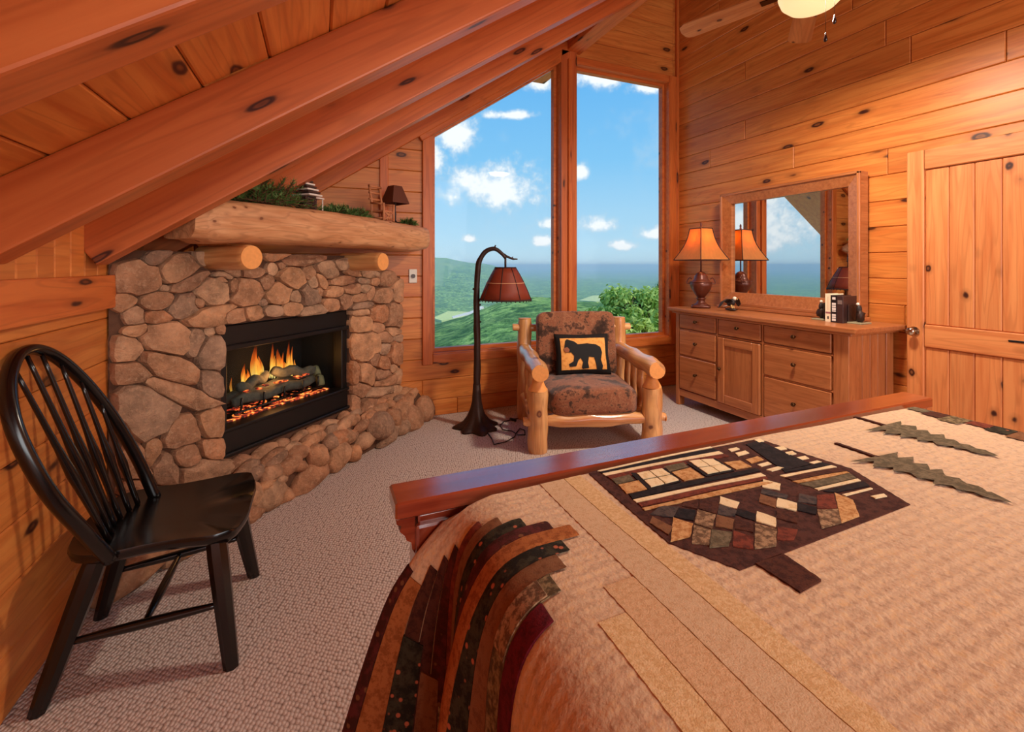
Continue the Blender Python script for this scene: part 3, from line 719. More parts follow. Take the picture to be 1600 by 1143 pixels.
# mantel log and its two brackets
mpts = []
ML0, ML1 = Vector((-.60, -.60 + 3.12, 1.54)), Vector((.80, .80 + 3.12, 1.54))
mlog = MB(); NSEG, NR = 40, 20; rows = []
for i in range(NSEG + 1):
    t = i / NSEG; c = ML0.lerp(ML1, t)
    endk = min(1, (t / .03) if t < .03 else 1, ((1 - t) / .05) ** .5 if t > .95 else 1); endk = max(endk, .35) if t > .95 else max(endk, .8)
    row = []
    for k in range(NR):
        a = 2 * PI * k / NR; ca, sa = math.cos(a), math.sin(a)
        o = math.copysign(abs(ca) ** .5, ca) * .150; z = math.copysign(abs(sa) ** .55, sa) * .108
        if t > .86 and sa < 0: z *= 1 - .75 * ((t - .86) / .14) ** 2
        wv = 1 + .05 * mnoise.noise(Vector((t * 9, ca * 1.2, sa * 1.2))) + .05 * mnoise.noise(Vector((t * 40, ca * 3, sa * 3)))
        row.append(c + FN * o * wv * endk + Vector((0, 0, z * wv * endk + .02 * math.sin(t * PI))))
    rows.append(row)
vs = [p for r in rows for p in r]; fs = []
for i in range(NSEG):
    for k in range(NR): fs.append((i * NR + k, i * NR + (k + 1) % NR, (i + 1) * NR + (k + 1) % NR, (i + 1) * NR + k))
fs += [tuple(range(NR - 1, -1, -1)), tuple(range(NSEG * NR, NSEG * NR + NR))]
MM = basis(FE, -FN, (0, 0, 1), (ML0 + ML1) / 2); MMi = MM.inverted()
vs = [MMi @ Vector((max(v.x, XL + .01), min(v.y, YF - .008), v.z)) for v in vs]
mo = MB().add(vs, fs).obj('mantel_log', MANT, fp, True, M=MM, angle=50); mo['label'] = 'long hewn log mantel shelf'
for fx, zc, r in ((-.525, 1.372, .064), (.20, 1.358, .066)):
    b = Vector((fx, fx + FC, zc))
    M = basis((0, 0, 1), FE, FN, b)
    br = MB().tube([(0, 0, -.05 + .35 * i / 10) for i in range(10)] + [(0, 0, .29), (0, 0, .297)], [r] * 10 + [r * .97, r * .9], 24, wob=.03, seed=fx).obj('mantel_bracket', LOG, fp, True, M=M, angle=40)
    MB().tube([(0, 0, .296), (0, 0, .3)], r * .92, 24).obj('bracket_end', LOGEND, br, M=Matrix.Identity(4))

# firebox insert
fb = MB()
T = .012
fb.box(bx0, bx1, bz0, bz1, -.46, -.45, M=MF); fb.box(bx0, bx0 + T, bz0, bz1, -.45, -.02, M=MF); fb.box(bx1 - T, bx1, bz0, bz1, -.45, -.02, M=MF)
fb.box(bx0, bx1, bz1 - T, bz1, -.45, -.02, M=MF); fb.box(bx0, bx1, bz0, bz0 + T, -.45, -.02, M=MF)
fbo = fb.obj('firebox', plain('sooty_firebox', (16, 15, 13), .8), fp, world=True)
def fpart(nm, x0, x1, z0, z1, d0, d1, mat=BLKMET, bev=.004):
    o = MB().box(x0, x1, z0, z1, d0, d1, bev, M=MF).obj(nm, mat, fbo); return o
fpart('hood', bx0 + .01, bx1 - .01, .895, bz1 - .006, -.10, -.012)
fpart('hood_lip', bx0 + .01, bx1 - .01, .870, .897, -.10, .012)
fpart('side_trim', bx0 + .005, bx0 + .05, bz0 + .02, .9, -.10, -.02); fpart('side_trim', bx1 - .05, bx1 - .005, bz0 + .02, .9, -.10, -.02)
fpart('lower_panel', bx0 + .005, bx1 - .005, bz0 + .012, .43, -.10, -.006)
fpart('lower_lip', bx0 + .005, bx1 - .005, .43, .447, -.10, .010)
fpart('bottom_lip', bx0 + .0, bx1 - .0, bz0 - .004, bz0 + .014, -.08, .016)
MB().box(bx0 + .05, bx1 - .05, .447, .87, -.085, -.082, M=MF).obj('glass_front', GLASS, fbo)
# grate, logs, embers, flames
LOGF = plain('ceramic_log', (78, 78, 70), .9, noise=.75, nscale=30, bump=.8)
LOGP = plain('pale_ceramic_log', (118, 116, 84), .9, noise=.5, nscale=26, bump=.8)
def ember_mat():
    m, t = new_mat('glowing_embers')
    n = t.n('ShaderNodeTexNoise', {'Vector': objvec(t, (34, 34, 34)), 'Scale': 1.0, 'Detail': 3.0})
    col = t.ramp(n.outputs[0], [(.38, (.02, .004, .002)), (.5, (.9, .05, .02)), (.6, (1, .25, .03)), (.72, (1, .7, .2))])
    st = t.n('ShaderNodeMapRange', {'Value': n.outputs[0], 'From Min': .4, 'From Max': .65, 'To Max': 1.6}).outputs[0]
    return finish(m, t, t.n('ShaderNodeBsdfPrincipled', {'Base Color': (.05, .03, .025, 1), 'Roughness': .9, 'Emission Color': col, 'Emission Strength': st}))
EMB = ember_mat()
gr = thing('fire_grate', 'black iron grate with upright bars inside the firebox', 'grate', MF @ Vector((1.0, .447, -.2)))
for zz, dd in ((.474, -.125), (.474, -.30)): MB().tube([MF @ Vector((.68, zz, dd)), MF @ Vector((1.34, zz, dd))], .007, 8).obj('rail', BLKMET, gr, True, True)
for xx in (.72, .87, 1.02, 1.17, 1.30):
    MB().tube([MF @ Vector((xx, .452, -.30)), MF @ Vector((xx, .47, -.13)), MF @ Vector((xx, .50, -.118)), MF @ Vector((xx, .555, -.115))], .007, 8).obj('bar', BLKMET, gr, True, True)
lg = [((.70, .525, -.165), (1.30, .53, -.165), .031, LOGF, 'long charred fire log lying along the grate'), ((.75, .590, -.18), (1.01, .612, -.27), .031, LOGF, 'fire log propped on the left of the grate'),
      ((1.06, .625, -.27), (1.33, .575, -.185), .034, LOGF, 'thick fire log slanting down to the right'), ((.585, .475, -.15), (.645, .60, -.25), .029, LOGP, 'pale fire log standing at the left end'),
      ((1.375, .475, -.16), (1.40, .59, -.25), .026, LOGP, 'pale fire log standing at the right end'), ((.72, .525, -.285), (1.30, .53, -.285), .034, LOGF, 'fire log at the back of the grate')]
for i, (a, b, r, m_, lb) in enumerate(lg):
    A, B = MF @ Vector(a), MF @ Vector(b)
    path = [A.lerp(B, t / 10) + Vector((0, 0, .012 * math.sin(t * 1.3 + i))) for t in range(11)]
    o = MB().tube(path, [r * (.82 if t in (0, 10) else 1) for t in range(11)], 12, wob=.28, seed=i * 2.3).obj('fire_log', m_, None, True)
    setp(o, lb, 'log', 'ceramic logs in the fire')
eb = MB()
for i in range(46):
    x = random.uniform(.70, 1.32); d = random.uniform(-.28, -.135); eb.blob(MF @ Vector((x, .452 + random.uniform(0, .008), d)), (.022, .022, .010), seed=i, amp=.4, sub=1)
for i in range(16):
    x = random.uniform(.78, 1.28); eb.blob(MF @ Vector((x, .575 + random.uniform(-.006, .006), -.165)), (.026, .018, .008), seed=i + 90, amp=.4, sub=1)
setp(eb.obj('ember_bed', EMB, None, True), 'glowing red and orange embers under the fire logs', 'embers', kind='stuff')
eb2 = MB().box(.60, 1.38, .447, .455, -.13, -.09, M=MF); setp(eb2.obj('ember_strip', EMB), 'strip of glowing embers along the front of the firebox', 'embers', kind='stuff')
def flame_mat(nm='flame', gain=1.0):
    m, t = new_mat(nm)
    tc = t.n('ShaderNodeTexCoord'); sp = t.n('ShaderNodeSeparateXYZ', {0: tc.outputs['Generated']})
    n = t.n('ShaderNodeTexNoise', {'Vector': t.n('ShaderNodeVectorMath', {0: tc.outputs['Object'], 1: (38, 38, 9)}, operation='MULTIPLY').outputs[0], 'Scale': 1.0, 'Detail': 3.0})
    hgt = t.math('ADD', sp.outputs[2], t.math('MULTIPLY', t.math('SUBTRACT', n.outputs[0], .5), .9))
    col = t.ramp(hgt, [(.0, (1, .78, .25)), (.25, (1, .48, .06)), (.55, (1, .17, .015)), (.9, (.6, .05, .006))])
    op = t.n('ShaderNodeMapRange', {'Value': hgt, 'From Min': .25, 'From Max': 1.0, 'To Min': .42 * gain, 'To Max': .02}).outputs[0]
    mx = t.n('ShaderNodeMixShader', {0: op, 1: t.n('ShaderNodeBsdfTransparent'), 2: t.n('ShaderNodeEmission', {'Color': col, 'Strength': 1.35})})
    return finish(m, t, mx)
FLM = flame_mat(); FLMD = flame_mat('faint_flame', .45)
flames = ((.95, .57, -.27, .062, .27, 'tall pointed flame rising from the middle of the fire'), (.89, .56, -.29, .040, .15, 'short flame at the foot of the tall pointed flame'),
        (1.105, .57, -.30, .034, .25, 'narrow flame standing right of the tall pointed flame'), (1.17, .56, -.31, .06, .20, 'broad flame behind the slanting fire log'), (1.25, .54, -.31, .036, .27, 'flame at the right end of the fire'),
        (.69, .53, -.30, .045, .15, 'dim red flame at the left end of the fire'), (.77, .54, -.32, .035, .15, 'small faint flame behind the left fire log'))
for i, (x, z, d, wd, hh, lb) in enumerate(flames):
    mb = MB(); rnd = random.Random(40 + i)
    for q in range(6):                        # several thin licks make one flame
        off = rnd.uniform(-.75, .75) if q else 0.0; w_ = wd * rnd.uniform(.35, .6) if q else wd * .7; h_ = hh * (rnd.uniform(.55, .95) * (1 - .4 * abs(off)) if q else 1.0); ph = rnd.uniform(0, 6)
        vs = []; fs = []; n = 8; J = 12
        for j in range(J + 1):
            zz = j / J; r = max(0.0, (math.sin(min(1, zz * 1.6 + .12) * PI * .5)) * (1 - zz) ** .8) * w_
            cx_ = off * wd * (1 - .35 * zz) + .22 * wd * math.sin(zz * 5 + ph) * zz
            for k in range(n): a = 2 * PI * k / n; vs.append(MF.to_3x3() @ Vector((cx_ + r * math.cos(a), zz * h_, .01 * (q - 3) + r * .3 * math.sin(a))))
            if j:
                for k in range(n): fs.append(((j - 1) * n + k, (j - 1) * n + (k + 1) % n, j * n + (k + 1) % n, j * n + k))
        mb.add(vs, fs)
    o = mb.obj('flame', FLM if i < 5 else FLMD, None, True, M=Matrix.Translation(MF @ Vector((x, z, d)))); setp(o, lb, 'flame', 'flames in the fireplace')
fl = bpy.data.lights.new('fire_glow', 'POINT'); fl.energy = 3.0; fl.color = (1, .42, .12); fl.shadow_soft_size = .08
flo = bpy.data.objects.new('fire_glow', fl); COL.objects.link(flo); flo.location = MF @ Vector((1.02, .62, -.2))

# ------------------------------------------------------------------ things on the mantel
MZ = 1.662
NEEDLE = plain('pine_needles', (88, 118, 54), .7, noise=.5, nscale=30); TWIG = plain('brown_twig', (92, 52, 32), .8, noise=.3, nscale=40)
def bough(label, c, L, W_, H, n, seed):
    rnd = random.Random(seed); o = thing('evergreen_bough', label, 'greenery', c)
    nd = MB(); tw = MB()
    for i in range(n):
        x = rnd.uniform(-1, 1); base_ = FE * (x * L) + FN * rnd.uniform(-W_, W_ * .6) * .6 + Vector((0, 0, .012))
        dd = (FE * (x * .8 + rnd.uniform(-.7, .7)) + FN * rnd.uniform(-.5, .6) + Vector((0, 0, rnd.uniform(.15, 1.2) * (1 - .45 * abs(x))))).normalized()
        ln = rnd.uniform(.5, 1.0) * H; pts = [base_ + dd * ln * q + Vector((0, 0, -.25 * ln * q * q)) for q in (0, .33, .66, 1)]
        tw.tube(pts, [.004, .0035, .003, .0015], 5)
        for j in range(30):
            q = j / 30; p = base_ + dd * ln * q + Vector((0, 0, -.25 * ln * q * q))
            s_ = Vector((rnd.uniform(-1, 1), rnd.uniform(-1, 1), rnd.uniform(-1, 1))); s_ = (s_ - dd * s_.dot(dd)).normalized(); v_ = (s_ + dd * .8).normalized() * rnd.uniform(.026, .046)
            sd = v_.cross(dd).normalized() * .0034
            nd.add([p - sd, p + sd, p + v_], [(0, 1, 2)])
    for q_ in nd.v + tw.v:
        lim = CA + SL * (q_.x + c[0]) - .04 - c[2]; q_.z = min(q_.z, lim) ; q_.y = min(q_.y, YF - .05 - c[1]); q_.x = max(q_.x, XL + .05 - c[0])
    nd.v = [Vector((v.x, v.y, max(v.z, .002))) for v in nd.v]; tw.v = [Vector((v.x, v.y, max(v.z, .001))) for v in tw.v]
    tw.obj('twigs', TWIG, o); nn_ = nd.obj('needles', NEEDLE, o); nn_['kind'] = 'stuff'
c1 = atD(408, 330, 3.12); c1.z = MZ; c2 = atD(540, 340, 3.22); c2.z = MZ; c3 = atD(640, 347, 3.14); c3.z = MZ
bough('bushy evergreen bough at the left end of the mantel', c1, .15, .10, .22, 140, 3)
bough('low evergreen bough lying between log cabin and twig chair', c2, .19, .07, .12, 85, 5)
bough('small sprig of evergreen beside the twig chair', c3, .05, .04, .06, 22, 6)
# miniature log cabin
RZ = PI / 4
cb = thing('miniature_log_cabin', 'miniature log cabin ornament with steep snowy roof on mantel', 'ornament', (atD(481, 331, 3.14).x, atD(481, 331, 3.14).y, MZ), RZ)
CABL = plain('cabin_logs', (70, 40, 30), .7); SNOW = plain('cabin_snow', (228, 214, 202), .7)
for i in range(5):
    z = .009 + i * .017
    for yy in (-.035, .035): MB().tube([(-.055, yy, z), (.03, yy, z)], .008, 8).obj('wall_log', CABL, cb, True)
    for xx in (-.045, .02): MB().tube([(xx, -.045, z + .008), (xx, .045, z + .008)], .008, 8).obj('wall_log', CABL, cb, True)
for i in range(7):
    q = i / 7; hw = .075 * (1 - q); zz = .092 + q * .12
    MB().box(-.06 + .004 * i, .045 - .004 * i, -hw, hw, zz, zz + .011, .003).obj('roof_layer', CABL if i % 2 else SNOW, cb)
MB().box(.02, .085, -.05, .05, .082, .090, .002).obj('porch_roof', SNOW, cb)
for yy in (-.04, .04): MB().tube([(.078, yy, 0), (.078, yy, .083)], .004, 8).obj('porch_post', SNOW, cb, True)
MB().box(-.05, -.03, -.015, .015, .12, .225, .003).obj('chimney', CABL, cb)
# twig chair and small lamp
tcx = atD(598, 345, 3.14)
twc = thing('miniature_twig_chair', 'miniature twig rocking chair ornament on the mantel', 'ornament', (tcx.x, tcx.y, MZ), RZ)
TW2 = plain('peeled_twig', (196, 124, 80), .6, noise=.2, nscale=60)
for xx in (-.05, .05):
    for yy, hh in ((-.045, .11), (.045, .23)): MB().tube([(xx, yy, .004), (xx * .95, yy, hh * .5), (xx, yy + (.02 if hh > .2 else 0), hh)], .0075, 7).scaled(1.22).obj('post', TW2, twc, True)
    MB().tube([(xx, -.05, .105), (xx, .05, .115)], .0065, 7).scaled(1.22).obj('arm', TW2, twc, True)
    MB().tube([(xx, -.05, .02), (xx, .05, .02)], .006, 7).scaled(1.22).obj('side_rail', TW2, twc, True)
MB().box(-.05, .05, -.045, .045, .058, .068, .002).scaled(1.22).obj('seat', TW2, twc)
for zz in (.14, .18, .22): MB().tube([(-.058, .055, zz), (.058, .06, zz + .004)], .0075, 7).scaled(1.22).obj('back_slat', TW2, twc, True)
for q in range(-2, 3): MB().tube([(q * .02, -.046, .01), (-q * .02, -.046, .058)], .005, 6).scaled(1.22).obj('front_twig', TW2, twc, True)
lpx = atD(617, 348, 3.16)
ml = thing('mantel_lamp', 'small lamp with a brown panelled shade on the mantel', 'lamp', (lpx.x + .0, lpx.y, MZ), 0)
def shade_mat(name, c, tr, em, es):
    m, t = new_mat(name)
    n = t.n('ShaderNodeTexNoise', {'Vector': objvec(t, (40, 40, 12)), 'Scale': 1.0, 'Detail': 4.0})
    col = t.mix(n.outputs[0], c4([x * .75 for x in rgb(*c)[:3]]), rgb(*c))
    d = t.n('ShaderNodeBsdfPrincipled', {'Base Color': col, 'Roughness': .55, 'Specular IOR Level': .4}); tl = t.n('ShaderNodeBsdfTranslucent', {'Color': col})
    return finish(m, t, t.n('ShaderNodeMixShader', {0: tr, 1: d, 2: tl}))
BSH = shade_mat('brown_shade', (112, 58, 36), .15, None, 0)
MB().lathe([(.045, 0), (.047, .008), (.02, .016), (.010, .03), (.012, .08), (.008, .10), (.008, .16), (.004, .30), (.0, .305)], 16).obj('stand', IRON, ml, True, angle=40)
def shade4(mb, c, r0, z0, r1, z1, n=4, rot=PI / 4, curve=0.0, th=.003, seg=8):
    for s_ in (0, 1):
        pass
    prev = None; vs = []; fs = []
    for j in range(seg + 1):
        t = j / seg; r = r0 + (r1 - r0) * t - curve * math.sin(t * PI) * (1 if True else 0); z = z0 + (z1 - z0) * t
        for q in (0, 1):
            for k in range(n): a = rot + 2 * PI * k / n; vs.append(Vector(c) + Vector(((r - q * th) * math.cos(a), (r - q * th) * math.sin(a), z)))
    W2 = 2 * n
    for j in range(seg):
        for k in range(n):
            k2 = (k + 1) % n; fs.append((j * W2 + k, j * W2 + k2, (j + 1) * W2 + k2, (j + 1) * W2 + k)); fs.append((j * W2 + n + k2, j * W2 + n + k, (j + 1) * W2 + n + k, (j + 1) * W2 + n + k2))
    for k in range(n):
        k2 = (k + 1) % n; fs.append((k2, k, n + k, n + k2)); b = seg * W2; fs.append((b + k, b + k2, b + n + k2, b + n + k))
    return mb.add(vs, fs)
shade4(MB(), (0, 0, 0), .115, .16, .055, .30, rot=PI / 4 + .5).obj('lamp_shade', BSH, ml)

# ------------------------------------------------------------------ furniture helpers
def wbox(parent, name, mat, x0, x1, y0, y1, z0, z1, bev=.004, axis=None):
    """Axis-aligned board given in world metres, its own X along the grain."""
    d = (x1 - x0, y1 - y0, z1 - z0); ax = axis if axis is not None else max(range(3), key=lambda i: d[i])
    c = ((x0 + x1) / 2, (y0 + y1) / 2, (z0 + z1) / 2)
    ex, ey, ez = {0: ((1, 0, 0), (0, 1, 0), (0, 0, 1)), 1: ((0, 1, 0), (-1, 0, 0), (0, 0, 1)), 2: ((0, 0, 1), (0, 1, 0), (-1, 0, 0))}[ax]
    dd = {0: d, 1: (d[1], d[0], d[2]), 2: (d[2], d[1], d[0])}[ax]
    M = basis(ex, ey, ez, c)
    p = parent; chain = Matrix.Identity(4)
    if p is not None:
        if p.name in INV: chain = INV[p.name]
        else: chain = p['_w'] if False else (WLD[p.name].inverted() if p.name in WLD else Matrix.Identity(4))
    o = MB().box(-dd[0] / 2, dd[0] / 2, -dd[1] / 2, dd[1] / 2, -dd[2] / 2, dd[2] / 2, bev).obj(name, mat, p, M=chain @ M)
    WLD[o.name] = M
    return o
WLD = {}
def wchild(parent, name, mb, mat, c, smooth=True, angle=None):
    """Mesh built about world point c, attached to a part or thing."""
    M = Matrix.Translation(Vector(c))
    if parent.name in INV: ch = INV[parent.name]
    else: ch = WLD[parent.name].inverted()
    o = mb.obj(name, mat, parent, smooth, M=ch @ M, angle=angle); WLD[o.name] = M; return o

# ------------------------------------------------------------------ windsor chair
wc = thing('windsor_chair', 'black painted hoop-back Windsor chair beside the stone fireplace', 'chair', (-.51, 2.03, 0))
SZ = .435
def lean(px, py, k=.36, c=-.442):
    a, b, v = ray(px, py); t = (c - k * CH) / (a + k * v)
    return Vector((a * t, b * t, CH + v * t))
outl = [(-.27, 1.80), (-.245, 1.90), (-.238, 2.03), (-.245, 2.17), (-.27, 2.262), (-.33, 2.285), (-.42, 2.272), (-.52, 2.262), (-.62, 2.27), (-.70, 2.255), (-.745, 2.19), (-.762, 2.05), (-.745, 1.90), (-.70, 1.825), (-.62, 1.80), (-.52, 1.808), (-.42, 1.80), (-.33, 1.782)]
ol = spline([Vector((x, y, 0)) for x, y in outl] + [Vector((outl[0][0], outl[0][1], 0))], 3)[:-1]
cen = Vector((-.50, 2.03, 0)); mb = MB(); vs = []; fs = []; n = len(ol)
rings = [(.90, SZ - .042), (.985, SZ - .026), (1.0, SZ - .010), (.985, SZ), (.9, SZ - .004), (.6, SZ - .014), (.3, SZ - .016)]
for sc_, z in rings:
    for p in ol:
        q = cen + (p - cen) * sc_; zz = z + (.012 * max(0, 1 - abs(q.y - 2.03) / .06) * max(0, (q.x + .42) / .18) if sc_ < .95 else 0) + (-.012 if sc_ > .8 and q.x > -.30 and abs(abs(q.y - 2.03) - .13) < .08 else 0)
        vs.append(Vector((q.x, q.y, zz)))
for j in range(len(rings) - 1):
    for k in range(n): fs.append((j * n + k, j * n + (k + 1) % n, (j + 1) * n + (k + 1) % n, (j + 1) * n + k))
fs += [tuple(range(n - 1, -1, -1)), tuple(range((len(rings) - 1) * n, len(rings) * n))]
mb.add(vs, fs).obj('seat', BLACK, wc, True, True, angle=60)
hpts = [(243, 772), (214, 715), (180, 657), (140, 605), (98, 565), (60, 546), (30, 553), (13, 590), (16, 645), (38, 705), (80, 775), (128, 828), (173, 862)]
hp3 = [lean(*q) for q in hpts]; hp3[0].z = SZ - .02; hp3[-1].z = SZ - .02
hs = spline(hp3, 6)
MB().tube(hs, [.0165] * len(hs), 12, flat=(1.25, .95)).obj('back_hoop', BLACK, wc, True, True)
tops = [(24, 580), (42, 556), (66, 555), (96, 570), (127, 597), (158, 632)]
for i, q in enumerate(tops):
    T_ = lean(*q); f = (i + .5) / 6; B_ = Vector((-.665 + .03 * abs(2 * f - 1), 1.875 + f * .31, SZ - .012))
    path = [B_.lerp(T_, t / 12) for t in range(13)]
    rad = [.0085, .009, .0095, .0105, .012, .0145, .012, .009, .008, .0075, .007, .0065, .006]
    MB().tube(path, rad, 10).obj('spindle', BLACK, wc, True, True)
legs = {'fn': ((-.335, 1.865), (-.272, 1.762)), 'ff': ((-.335, 2.20), (-.262, 2.24)), 'bn': ((-.66, 1.885), (-.775, 1.80)), 'bf': ((-.66, 2.18), (-.765, 2.20))}
LP = {}
for k_, (t_, b_) in legs.items():
    A, B = Vector((*t_, SZ - .03)), Vector((*b_, 0)); LP[k_] = (A, B)
    path = [A.lerp(B, t / 6) for t in range(7)]; rad = [.030, .033, .032, .030, .028, .026, .024]
    mb = MB().tube(path, rad, 8, square=True)
    for v in mb.v:
        if v.z < .02: v.z = 0.0
    mb.obj('leg', BLACK, wc, True, True, angle=35)
on = lambda k_, z: LP[k_][1].lerp(LP[k_][0], z / (SZ - .03))
def strt(a, b, r=.011):
    path = [a.lerp(b, t / 10) for t in range(11)]; MB().tube(path, [r * (.75 + .6 * math.sin(PI * t / 10)) for t in range(11)], 10).obj('stretcher', BLACK, wc, True, True)
s1a, s1b = on('bn', .165), on('fn', .185); s2a, s2b = on('bf', .165), on('ff', .185)
strt(s1a, s1b); strt(s2a, s2b); strt(s1a.lerp(s1b, .48), s2a.lerp(s2b, .48))

# ------------------------------------------------------------------ log armchair (local: x right, y towards its back)
ac = thing('log_armchair', 'peeled log armchair with brown woodland print cushions before the window', 'armchair', (1.847, 2.827, 0), -math.atan2(.29, .957))
def lg_(nm, a, b, r0, r1=None, n=18, wob=.08, mat=LOG, ends=True, mid=None, par=None):
    a, b = Vector(a), Vector(b); r1 = r1 or r0; L_ = (b - a).length; ez = (b - a).normalized()
    up = Vector((0, 0, 1)) if abs(ez.z) < .9 else Vector((0, 1, 0)); ex = up.cross(ez).normalized(); ey = ez.cross(ex)
    N_ = 14; path = [(.004 * math.sin(t * .9 + a.x * 9), .004 * math.cos(t * 1.1), L_ * t / N_) for t in range(N_ + 1)]
    rad = [(r0 + (r1 - r0) * t / N_) * ((1 + (mid or 0) * math.sin(PI * t / N_))) for t in range(N_ + 1)]
    rad[0] *= .93; rad[-1] *= .93; path[0] = (path[0][0], path[0][1], 0.0)
    o = MB().tube(path, rad, n, wob=wob, seed=a.x * 3 + a.z).obj(nm, mat, par or ac, True, M=basis(ex, ey, ez, a), angle=50)
    if ends:
        for zz, r in ((L_ + .001, rad[-1]), (-.001, rad[0])): MB().tube([(path[-1 if zz > .1 else 0][0], path[-1 if zz > .1 else 0][1], zz - .002), (path[-1 if zz > .1 else 0][0], path[-1 if zz > .1 else 0][1], zz + .002)], r * .97, n).obj('log_end', LOGEND, o, M=Matrix.Identity(4))
    return o
for s in (-1, 1):
    lg_('front_leg', (s * .425, 0, 0), (s * .425, 0, .445), .072, .074, ends=False)
    MB().tube([(s * .425, 0, .44), (s * .425, 0, .49), (s * .425, 0, .535)], [.070, .045, .036], 18).obj('leg_tenon', LOGEND, ac, True, angle=40)
    lg_('armrest', (s * .425, .70, .60), (s * .425, -.10, .585), .060, .066, wob=.12, mat=None or MATS['peeled_log'])
    lg_('back_post', (s * .425, .72, 0), (s * .425, .74, .868), .066, .062)
    lg_('side_rail', (s * .425, -.0, .20), (s * .425, .72, .20), .045)
    for q in (.22, .36, .50): lg_('arm_spindle', (s * .425, q, .23), (s * .425, q, .55), .030, .028, n=12, ends=False)
lg_('front_rail', (-.36, 0, .215), (.36, 0, .215), .040, .040, mid=.35, wob=.2, ends=False)
lg_('rail_tenon', (-.525, 0, .215), (-.40, 0, .215), .030); lg_('rail_tenon', (.40, 0, .215), (.525, 0, .215), .030)
lg_('back_rail', (-.525, .73, .79), (.525, .73, .79), .032); lg_('back_rail', (-.42, .72, .30), (.42, .72, .30), .038)
for q in (.18, .36, .54): MB().box(-.40, .40, q - .04, q + .04, .222, .242, .004).obj('seat_slat', LOG, ac)
MB().superbox((0, .30, .335), (.335, .345, .095), .32, 40, 20, fn=lambda q: Vector((q.x, q.y, q.z + .012 * mnoise.noise(q * 6) + (.02 * (1 - (q.x / .335) ** 2) if q.z > 0 else 0)))).obj('seat_cushion', CAMO, ac, True)
MB().superbox((0, .60, .665), (.335, .07, .272), .2, 48, 24, M=Matrix.Rotation(-.16, 4, 'X'), fn=lambda q: q + Vector((0, .01 * mnoise.noise(q * 5), 0))).obj('back_cushion', CAMO, ac, True)
# bear pillow
Mac = Matrix.Translation((1.847, 2.827, 0)) @ Matrix.Rotation(-math.atan2(.29, .957), 4, 'Z')
pc = Mac @ Vector((.02, .405, .437)); prz = -math.atan2(.29, .957)
pl = thing('bear_pillow', 'small black-edged orange throw pillow with a black bear on armchair', 'pillow', tuple(pc), prz)
PW, PH, PT = .232, .17, .055
MP = Matrix.Rotation(-.30, 4, 'X') @ Matrix.Translation((0, 0, PH))
def pil(nx, nz_, side, off=0.0):
    k = 1 - .06 * (1 - abs(nx)) * abs(nz_) ** 3; k2 = 1 - .06 * (1 - abs(nz_)) * abs(nx) ** 3
    th = PT * max(0, (1 - nx ** 4)) ** .6 * max(0, (1 - nz_ ** 4)) ** .6
    return MP @ Vector((nx * PW * k2, -side * (th + off), nz_ * PH * k))
mb = MB(); N_ = 20
for side in (1, -1): mb.grid([[pil(-1 + 2 * i / N_, -1 + 2 * j / N_, side) for i in range(N_ + 1)] for j in range(N_ + 1)])
mb.obj('pillow_body', plain('black_plush', (16, 9, 8), .9), pl, True)
MB().grid([[pil(-.82 + 1.64 * i / N_, -.76 + 1.52 * j / N_, 1, .003) for i in range(N_ + 1)] for j in range(N_ + 1)]).obj('orange_panel', printcloth('orange_plush', (240, 170, 92), (224, 148, 74), 40, .4), pl, True)
def surfpoly(pts2, fn, cut=.06):
    P3 = [Vector((p[0], p[1], 0)) for p in pts2]
    tri = [[P3[i] for i in t] for t in tessellate_polygon([P3])]; out = []
    while tri:
        t = tri.pop(); d = [(t[(i + 1) % 3] - t[i]).length for i in range(3)]; i = d.index(max(d))
        if d[i] > cut: m_ = (t[i] + t[(i + 1) % 3]) / 2; tri += [[t[i], m_, t[(i + 2) % 3]], [m_, t[(i + 1) % 3], t[(i + 2) % 3]]]
        else: out.append(t)
    m = MB()
    for t in out: m.add([fn(p.x, p.y) for p in t], [(0, 1, 2)])
    return m
bear = [(400, 395), (412, 385), (430, 392), (460, 402), (480, 420), (540, 415), (600, 422), (632, 440), (642, 475), (628, 520), (640, 560), (634, 588), (598, 590), (594, 550), (584, 506), (548, 500), (540, 540), (546, 574), (504, 580), (498, 568), (508, 535), (494, 508), (478, 522), (462, 560), (420, 564), (414, 546), (446, 528), (452, 495), (434, 472), (402, 472), (386, 452), (394, 420)]
bn = [((x - 518) / 185, -(y_ - 480) / 135) for x, y_ in bear]
surfpoly(bn[::-1], lambda x, y_: pil(x, y_, 1, .008), .15).obj('bear_applique', plain('bear_black', (12, 9, 9), .8), pl, True)
mz = [((x - 518) / 185, -(y_ - 480) / 135) for x, y_ in ((386, 442), (410, 438), (424, 455), (418, 470), (396, 472), (384, 455))]
surfpoly(mz[::-1], lambda x, y_: pil(x, y_, 1, .011), .15).obj('muzzle', plain('bear_muzzle', (150, 88, 56), .8), pl, True)

